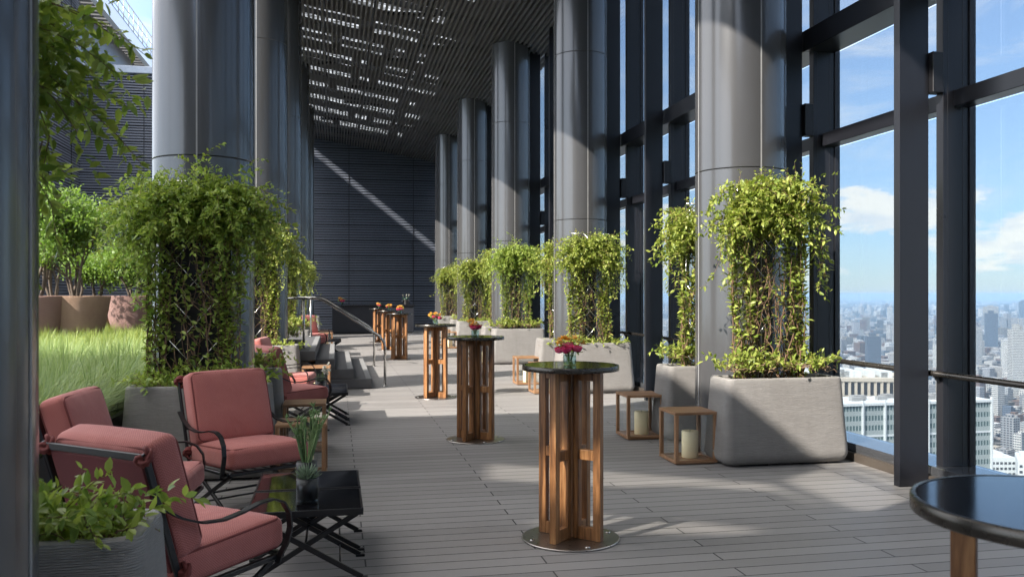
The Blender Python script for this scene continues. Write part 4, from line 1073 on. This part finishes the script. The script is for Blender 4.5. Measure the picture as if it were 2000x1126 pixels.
o = link('distant_city', mesh_np('distant_city', V.reshape(-1, 3), T.reshape(-1, 4), M['city'])); tag(o, 'hazy mass of small city buildings reaching to the horizon', 'city', kind='stuff')

# landmarks
M['curtain'] = mk_facade('teal_curtain_wall', [(.33,.37,.37)], (.10,.15,.155), 1.5, 3.9); M['fin'] = simple('white_fin', (.62,.65,.66), .5); M['stone'] = simple('pale_stone', (.52,.47,.40), .85, 0, .08, .2); M['slot'] = simple('dark_slot', (.05,.055,.065), .3)
def frame_at(px0, px1, zc0, zc1):
    a = at_depth(px0, 600, zc0); b = at_depth(px1, 600, zc1); a.z = b.z = 0; d = (b-a); return a, d.normalized(), d.length
def oriented(name, px0, px1, zc0, zc1):
    a, d, ln = frame_at(px0, px1, zc0, zc1); o = empty(name, (a.x, a.y, 0), math.atan2(d.y, d.x)); return o, ln
# glass tower with white fins; local X runs along its facade, local +Y points away from us
g1, ln = oriented('glass_tower', 1640, 1935, 345, 360); tag(g1, 'teal glass tower with white vertical fins just below the terrace', 'tower', kind='thing')
zt = EYE - 207/F*352
mb = MB(); mb.box(0, ln, 0, 20, GC, zt-1.5); mb.build('body', M['curtain'], g1)
for k in range(8):
    x = ln*k/7.; mb = MB(); mb.bar((x, -.5, GC), (x, -.5, zt + .6), .55, 1.0, up=(0,1,0)); mb.build('fin', M['fin'], g1)
mb = MB(); mb.box(-.6, ln+.6, -.8, 20.5, zt-1.4, zt-.4); mb.build('roof', M['fin'], g1)
mb = MB()
for k in range(26): x = rg.uniform(2, ln-4); y = rg.uniform(2, 15); mb.box(x, x+rg.uniform(1.5, 6), y, y+rg.uniform(1.5, 4), zt-.38, zt+rg.uniform(.2, 1.3))
mb.build('roof_plant', M['roof'], g1)
for k in range(3):
    mb = MB(); z = zt-14-16*k; mb.box(-.2, ln+.2, -.25, -.05, z, z+.8); mb.build('floor_band', M['fin'], g1)
# pale stone block with a row of tall slots
g2, ln = oriented('stone_building', 1560, 1790, 475, 470); tag(g2, 'pale stone building with a row of tall dark slot windows', 'building', kind='thing')
zt = EYE - 163/F*472
mb = MB(); mb.box(0, ln, 0, 40, GC, zt-2); mb.build('wall', M['stone'], g2)
mb = MB(); mb.box(-.6, ln+.6, -.8, 40.6, zt-1.9, zt); mb.build('cornice', M['stone'], g2)
mb = MB(); n = int(ln/3.4)
for k in range(n):
    x = 3.4*k+.6; mb.box(x, x+1.7, -.14, -.02, zt-9.2, zt-2.4)
    if k % 2 == 0: mb.box(x-.2, x+5.0, -.14, -.02, zt-14.4, zt-11)
for j in range(10): mb.box(1, ln-1, -.12, -.02, zt-20-4.5*j, zt-17.5-4.5*j)
mb.build('window', M['slot'], g2)
mb = MB()
for k in range(n+1): x = 3.4*k-.15; mb.box(x, x+.55, -.55, -.02, zt-9.6, zt-2)
mb.build('pier', M['stone'], g2)
mb = MB()
for k in range(14): x = rg.uniform(2, ln-8); mb.box(x, x+rg.uniform(3, 9), 5, 30, zt+.02, zt+rg.uniform(1.5, 4.5))
mb.build('roof_plant', M['fin'], g2)
# pale blocks lower right
for i, (p0, p1, z0, z1, yt_, dp) in enumerate(((1935, 1985, 640, 640, 893, 30), (1988, 2060, 610, 600, 898, 36))):
    g, ln = oriented('white_block', p0, p1, z0, z1); tag(g, ('white low block with a strip of windows right of the glass tower', 'white block with stepped roof at the right edge below the handrail')[i], 'building', kind='thing')
    zt = EYE - (yt_-HY)/F*z0; mb = MB(); mb.box(0, ln, 0, dp, GC, zt); mb.build('wall', M['fin'], g); mb = MB()
    for j in range(6):
        for k in range(int(ln/3)): mb.box(1+3*k, 2.9+3*k, -.15, -.02, zt-5-4*j, zt-3.2-4*j)
    mb.build('window', M['slot'], g); mb = MB(); mb.box(2, ln*.6, 4, dp*.7, zt+.02, zt+3); mb.build('roof_house', M['fin'], g)
# rooftop slabs that stand out mid-distance
for i, (px_, yt_, zc_, w, d, key, lab) in enumerate(((1705, 654, 2300, 34, 24, 'blue', 'wide dark blue slab block standing out mid-distance'), (1936, 610, 3600, 40, 32, 'blue', 'tall dark tower standing out against the hazy plain'), (1903, 640, 2600, 34, 28, 'light', 'twin-looking grey tower left of the handrail post in the city'), (1985, 640, 1900, 26, 24, 'pale', 'tall white apartment tower at the right edge'), (1738, 599, 6500, 30, 30, 'pale', 'distant pale tower near the horizon'), (1935, 598, 7000, 100, 50, 'beige', 'distant reddish long block behind the dark tower'), (1998, 588, 7500, 50, 50, 'blue', 'distant tall bluish tower at the right edge near the horizon'))):
    p = at_depth(px_, yt_, zc_); o = bpy.data.objects.new('city_tower', meshes[[c[0] for c in cls].index(key)*2][0]); COL.objects.link(o); o.location = (p.x, p.y, GC); o.scale = (w, d, p.z-GC); o.rotation_euler = (0, 0, -.3); tag(o, lab, 'tower')

# ================================================================== AIR, SKY, SUN, CAMERA
m, nt, out = newmat('air'); vol = N(nt, 'ShaderNodeVolumePrincipled'); vol.inputs['Color'].default_value = (.50,.73,1,1); vol.inputs['Density'].default_value = 6.5e-5; vol.inputs['Anisotropy'].default_value = .0
L(nt, vol, 0, out, 'Volume')
mb = MB(); mb.box(-6000, 33000, -9000, 34000, GC-1, 30); tag(mb.build('haze', m), kind='stuff')

SUN = Vector((1, .55, -.786)).normalized(); el = math.asin(-SUN.z); az = math.atan2(-SUN.x, -SUN.y)
sd = bpy.data.lights.new('sun', 'SUN'); sd.energy = 3.35; sd.angle = R(.53); sd.color = (1, .93, .84)
so = bpy.data.objects.new('sun', sd); COL.objects.link(so); so.rotation_euler = SUN.to_track_quat('-Z', 'Y').to_euler(); so.location = (-30, -20, 40)
w = bpy.data.worlds.new('World'); scene.world = w; w.use_nodes = True; nt = w.node_tree; nt.nodes.clear()
out = nt.nodes.new('ShaderNodeOutputWorld'); sky = nt.nodes.new('ShaderNodeTexSky'); sky.sky_type = 'NISHITA'; sky.sun_disc = False; sky.sun_elevation = el; sky.sun_rotation = az % (2*math.pi); sky.altitude = 250; sky.air_density = 1.0; sky.dust_density = .0; sky.ozone_density = 2.0
hs = N(nt, 'ShaderNodeHueSaturation', i_Saturation=.88); L(nt, sky, 0, hs, 'Color'); bg = N(nt, 'ShaderNodeBackground', i_Strength=.14); 
tc = nt.nodes.new('ShaderNodeTexCoord'); sp = N(nt, 'ShaderNodeSeparateXYZ'); L(nt, tc, 'Generated', sp, 0)
azm = math_node(nt, 'ARCTAN2', sp.outputs[0], sp.outputs[1]); elv = math_node(nt, 'ARCSINE', sp.outputs[2])
dim = ramp(nt, elv, [(0, (.28,.345,.48)), (.06, (.36,.42,.53)), (.16, (.50,.54,.60)), (.5, (.85,.87,.9)), (.8, (1,1,1))]); mm = N(nt, 'ShaderNodeMix', data_type='RGBA', blend_type='MULTIPLY'); mm.inputs[0].default_value = 1; nt.links.new(hs.outputs[0], mm.inputs[6]); nt.links.new(dim, mm.inputs[7]); nt.links.new(mm.outputs[2], bg.inputs[0])
def cvec(sa, se, off=0):
    c = nt.nodes.new('ShaderNodeCombineXYZ'); nt.links.new(math_node(nt, 'MULTIPLY', azm, sa), c.inputs[0]); nt.links.new(math_node(nt, 'MULTIPLY', elv, se), c.inputs[1]); c.inputs[2].default_value = off; return c.outputs[0]
cum = noise(nt, cvec(9, 26, CUM_OFF), 1.0, 8, .58, .15)
band = ramp(nt, elv, [(.012, (0,0,0)), (.03, (.7,.7,.7)), (.075, (1,1,1)), (.10, (.55,.55,.55)), (.15, (0,0,0))])
cm = math_node(nt, 'MULTIPLY', ramp(nt, math_node(nt, 'ADD', cum, math_node(nt, 'MULTIPLY', math_node(nt, 'SUBTRACT', band, .75), .22)), [(.50, (0,0,0)), (.58, (1,1,1))]), ramp(nt, band, [(0, (0,0,0)), (.2, (1,1,1))]))
cir = noise(nt, cvec(4, 14, 7.7), 1.0, 7, .65, .8); cim = math_node(nt, 'MULTIPLY', ramp(nt, cir, [(.48, (0,0,0)), (.75, (.55,.55,.55))]), ramp(nt, elv, [(.05, (.3,.3,.3)), (.2, (1,1,1))]))
mask = math_node(nt, 'MAXIMUM', math_node(nt, 'MULTIPLY', cm, .85), cim)
ccol = ramp(nt, noise(nt, cvec(16, 40, 3), 1.0, 6, .6), [(.32, (.74,.78,.84)), (.55, (1,.96,.88))])
bg2 = N(nt, 'ShaderNodeBackground', i_Strength=.72); nt.links.new(ccol, bg2.inputs[0])
mx = N(nt, 'ShaderNodeMixShader'); nt.links.new(mask, mx.inputs[0]); L(nt, bg, 0, mx, 1); L(nt, bg2, 0, mx, 2)
# bright veil added overhead and sunward, out of view, to lift ambient light
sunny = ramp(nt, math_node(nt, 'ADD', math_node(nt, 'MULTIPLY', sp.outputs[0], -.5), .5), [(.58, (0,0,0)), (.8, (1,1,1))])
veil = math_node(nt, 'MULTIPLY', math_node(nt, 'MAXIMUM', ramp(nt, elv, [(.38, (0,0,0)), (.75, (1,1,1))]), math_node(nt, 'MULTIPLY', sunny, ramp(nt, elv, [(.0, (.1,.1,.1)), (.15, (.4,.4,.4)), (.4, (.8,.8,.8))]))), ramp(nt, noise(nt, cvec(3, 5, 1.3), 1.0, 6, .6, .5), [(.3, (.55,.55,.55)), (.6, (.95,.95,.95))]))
bg3 = N(nt, 'ShaderNodeBackground', i_Strength=FILL_VEIL); bg3.inputs[0].default_value = (1,.965,.925,1)
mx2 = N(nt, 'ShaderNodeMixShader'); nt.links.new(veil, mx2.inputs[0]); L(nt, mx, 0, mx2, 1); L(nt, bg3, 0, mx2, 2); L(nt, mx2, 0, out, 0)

cd = bpy.data.cameras.new('camera'); cam = bpy.data.objects.new('camera', cd); COL.objects.link(cam); scene.camera = cam
cam.location = (0, 0, EYE); cam.rotation_euler = (R(90), 0, -TH); cd.sensor_width = 36; cd.lens = 36*F/2000; cd.shift_y = .006; cd.clip_start = .05; cd.clip_end = 80000
cd.dof.use_dof = True; cd.dof.focus_distance = 7.5; cd.dof.aperture_fstop = 5.6
scene.view_settings.view_transform = 'Standard'; scene.view_settings.look = 'None'; scene.view_settings.exposure = EXPO; scene.view_settings.gamma = 1
cy = scene.cycles; cy.max_bounces = 10; cy.diffuse_bounces = 4; cy.glossy_bounces = 4; cy.transmission_bounces = 6; cy.transparent_max_bounces = 24; cy.volume_bounces = 1
cy.use_denoising = True; cy.caustics_reflective = False; cy.caustics_refractive = False; cy.sample_clamp_indirect = 6
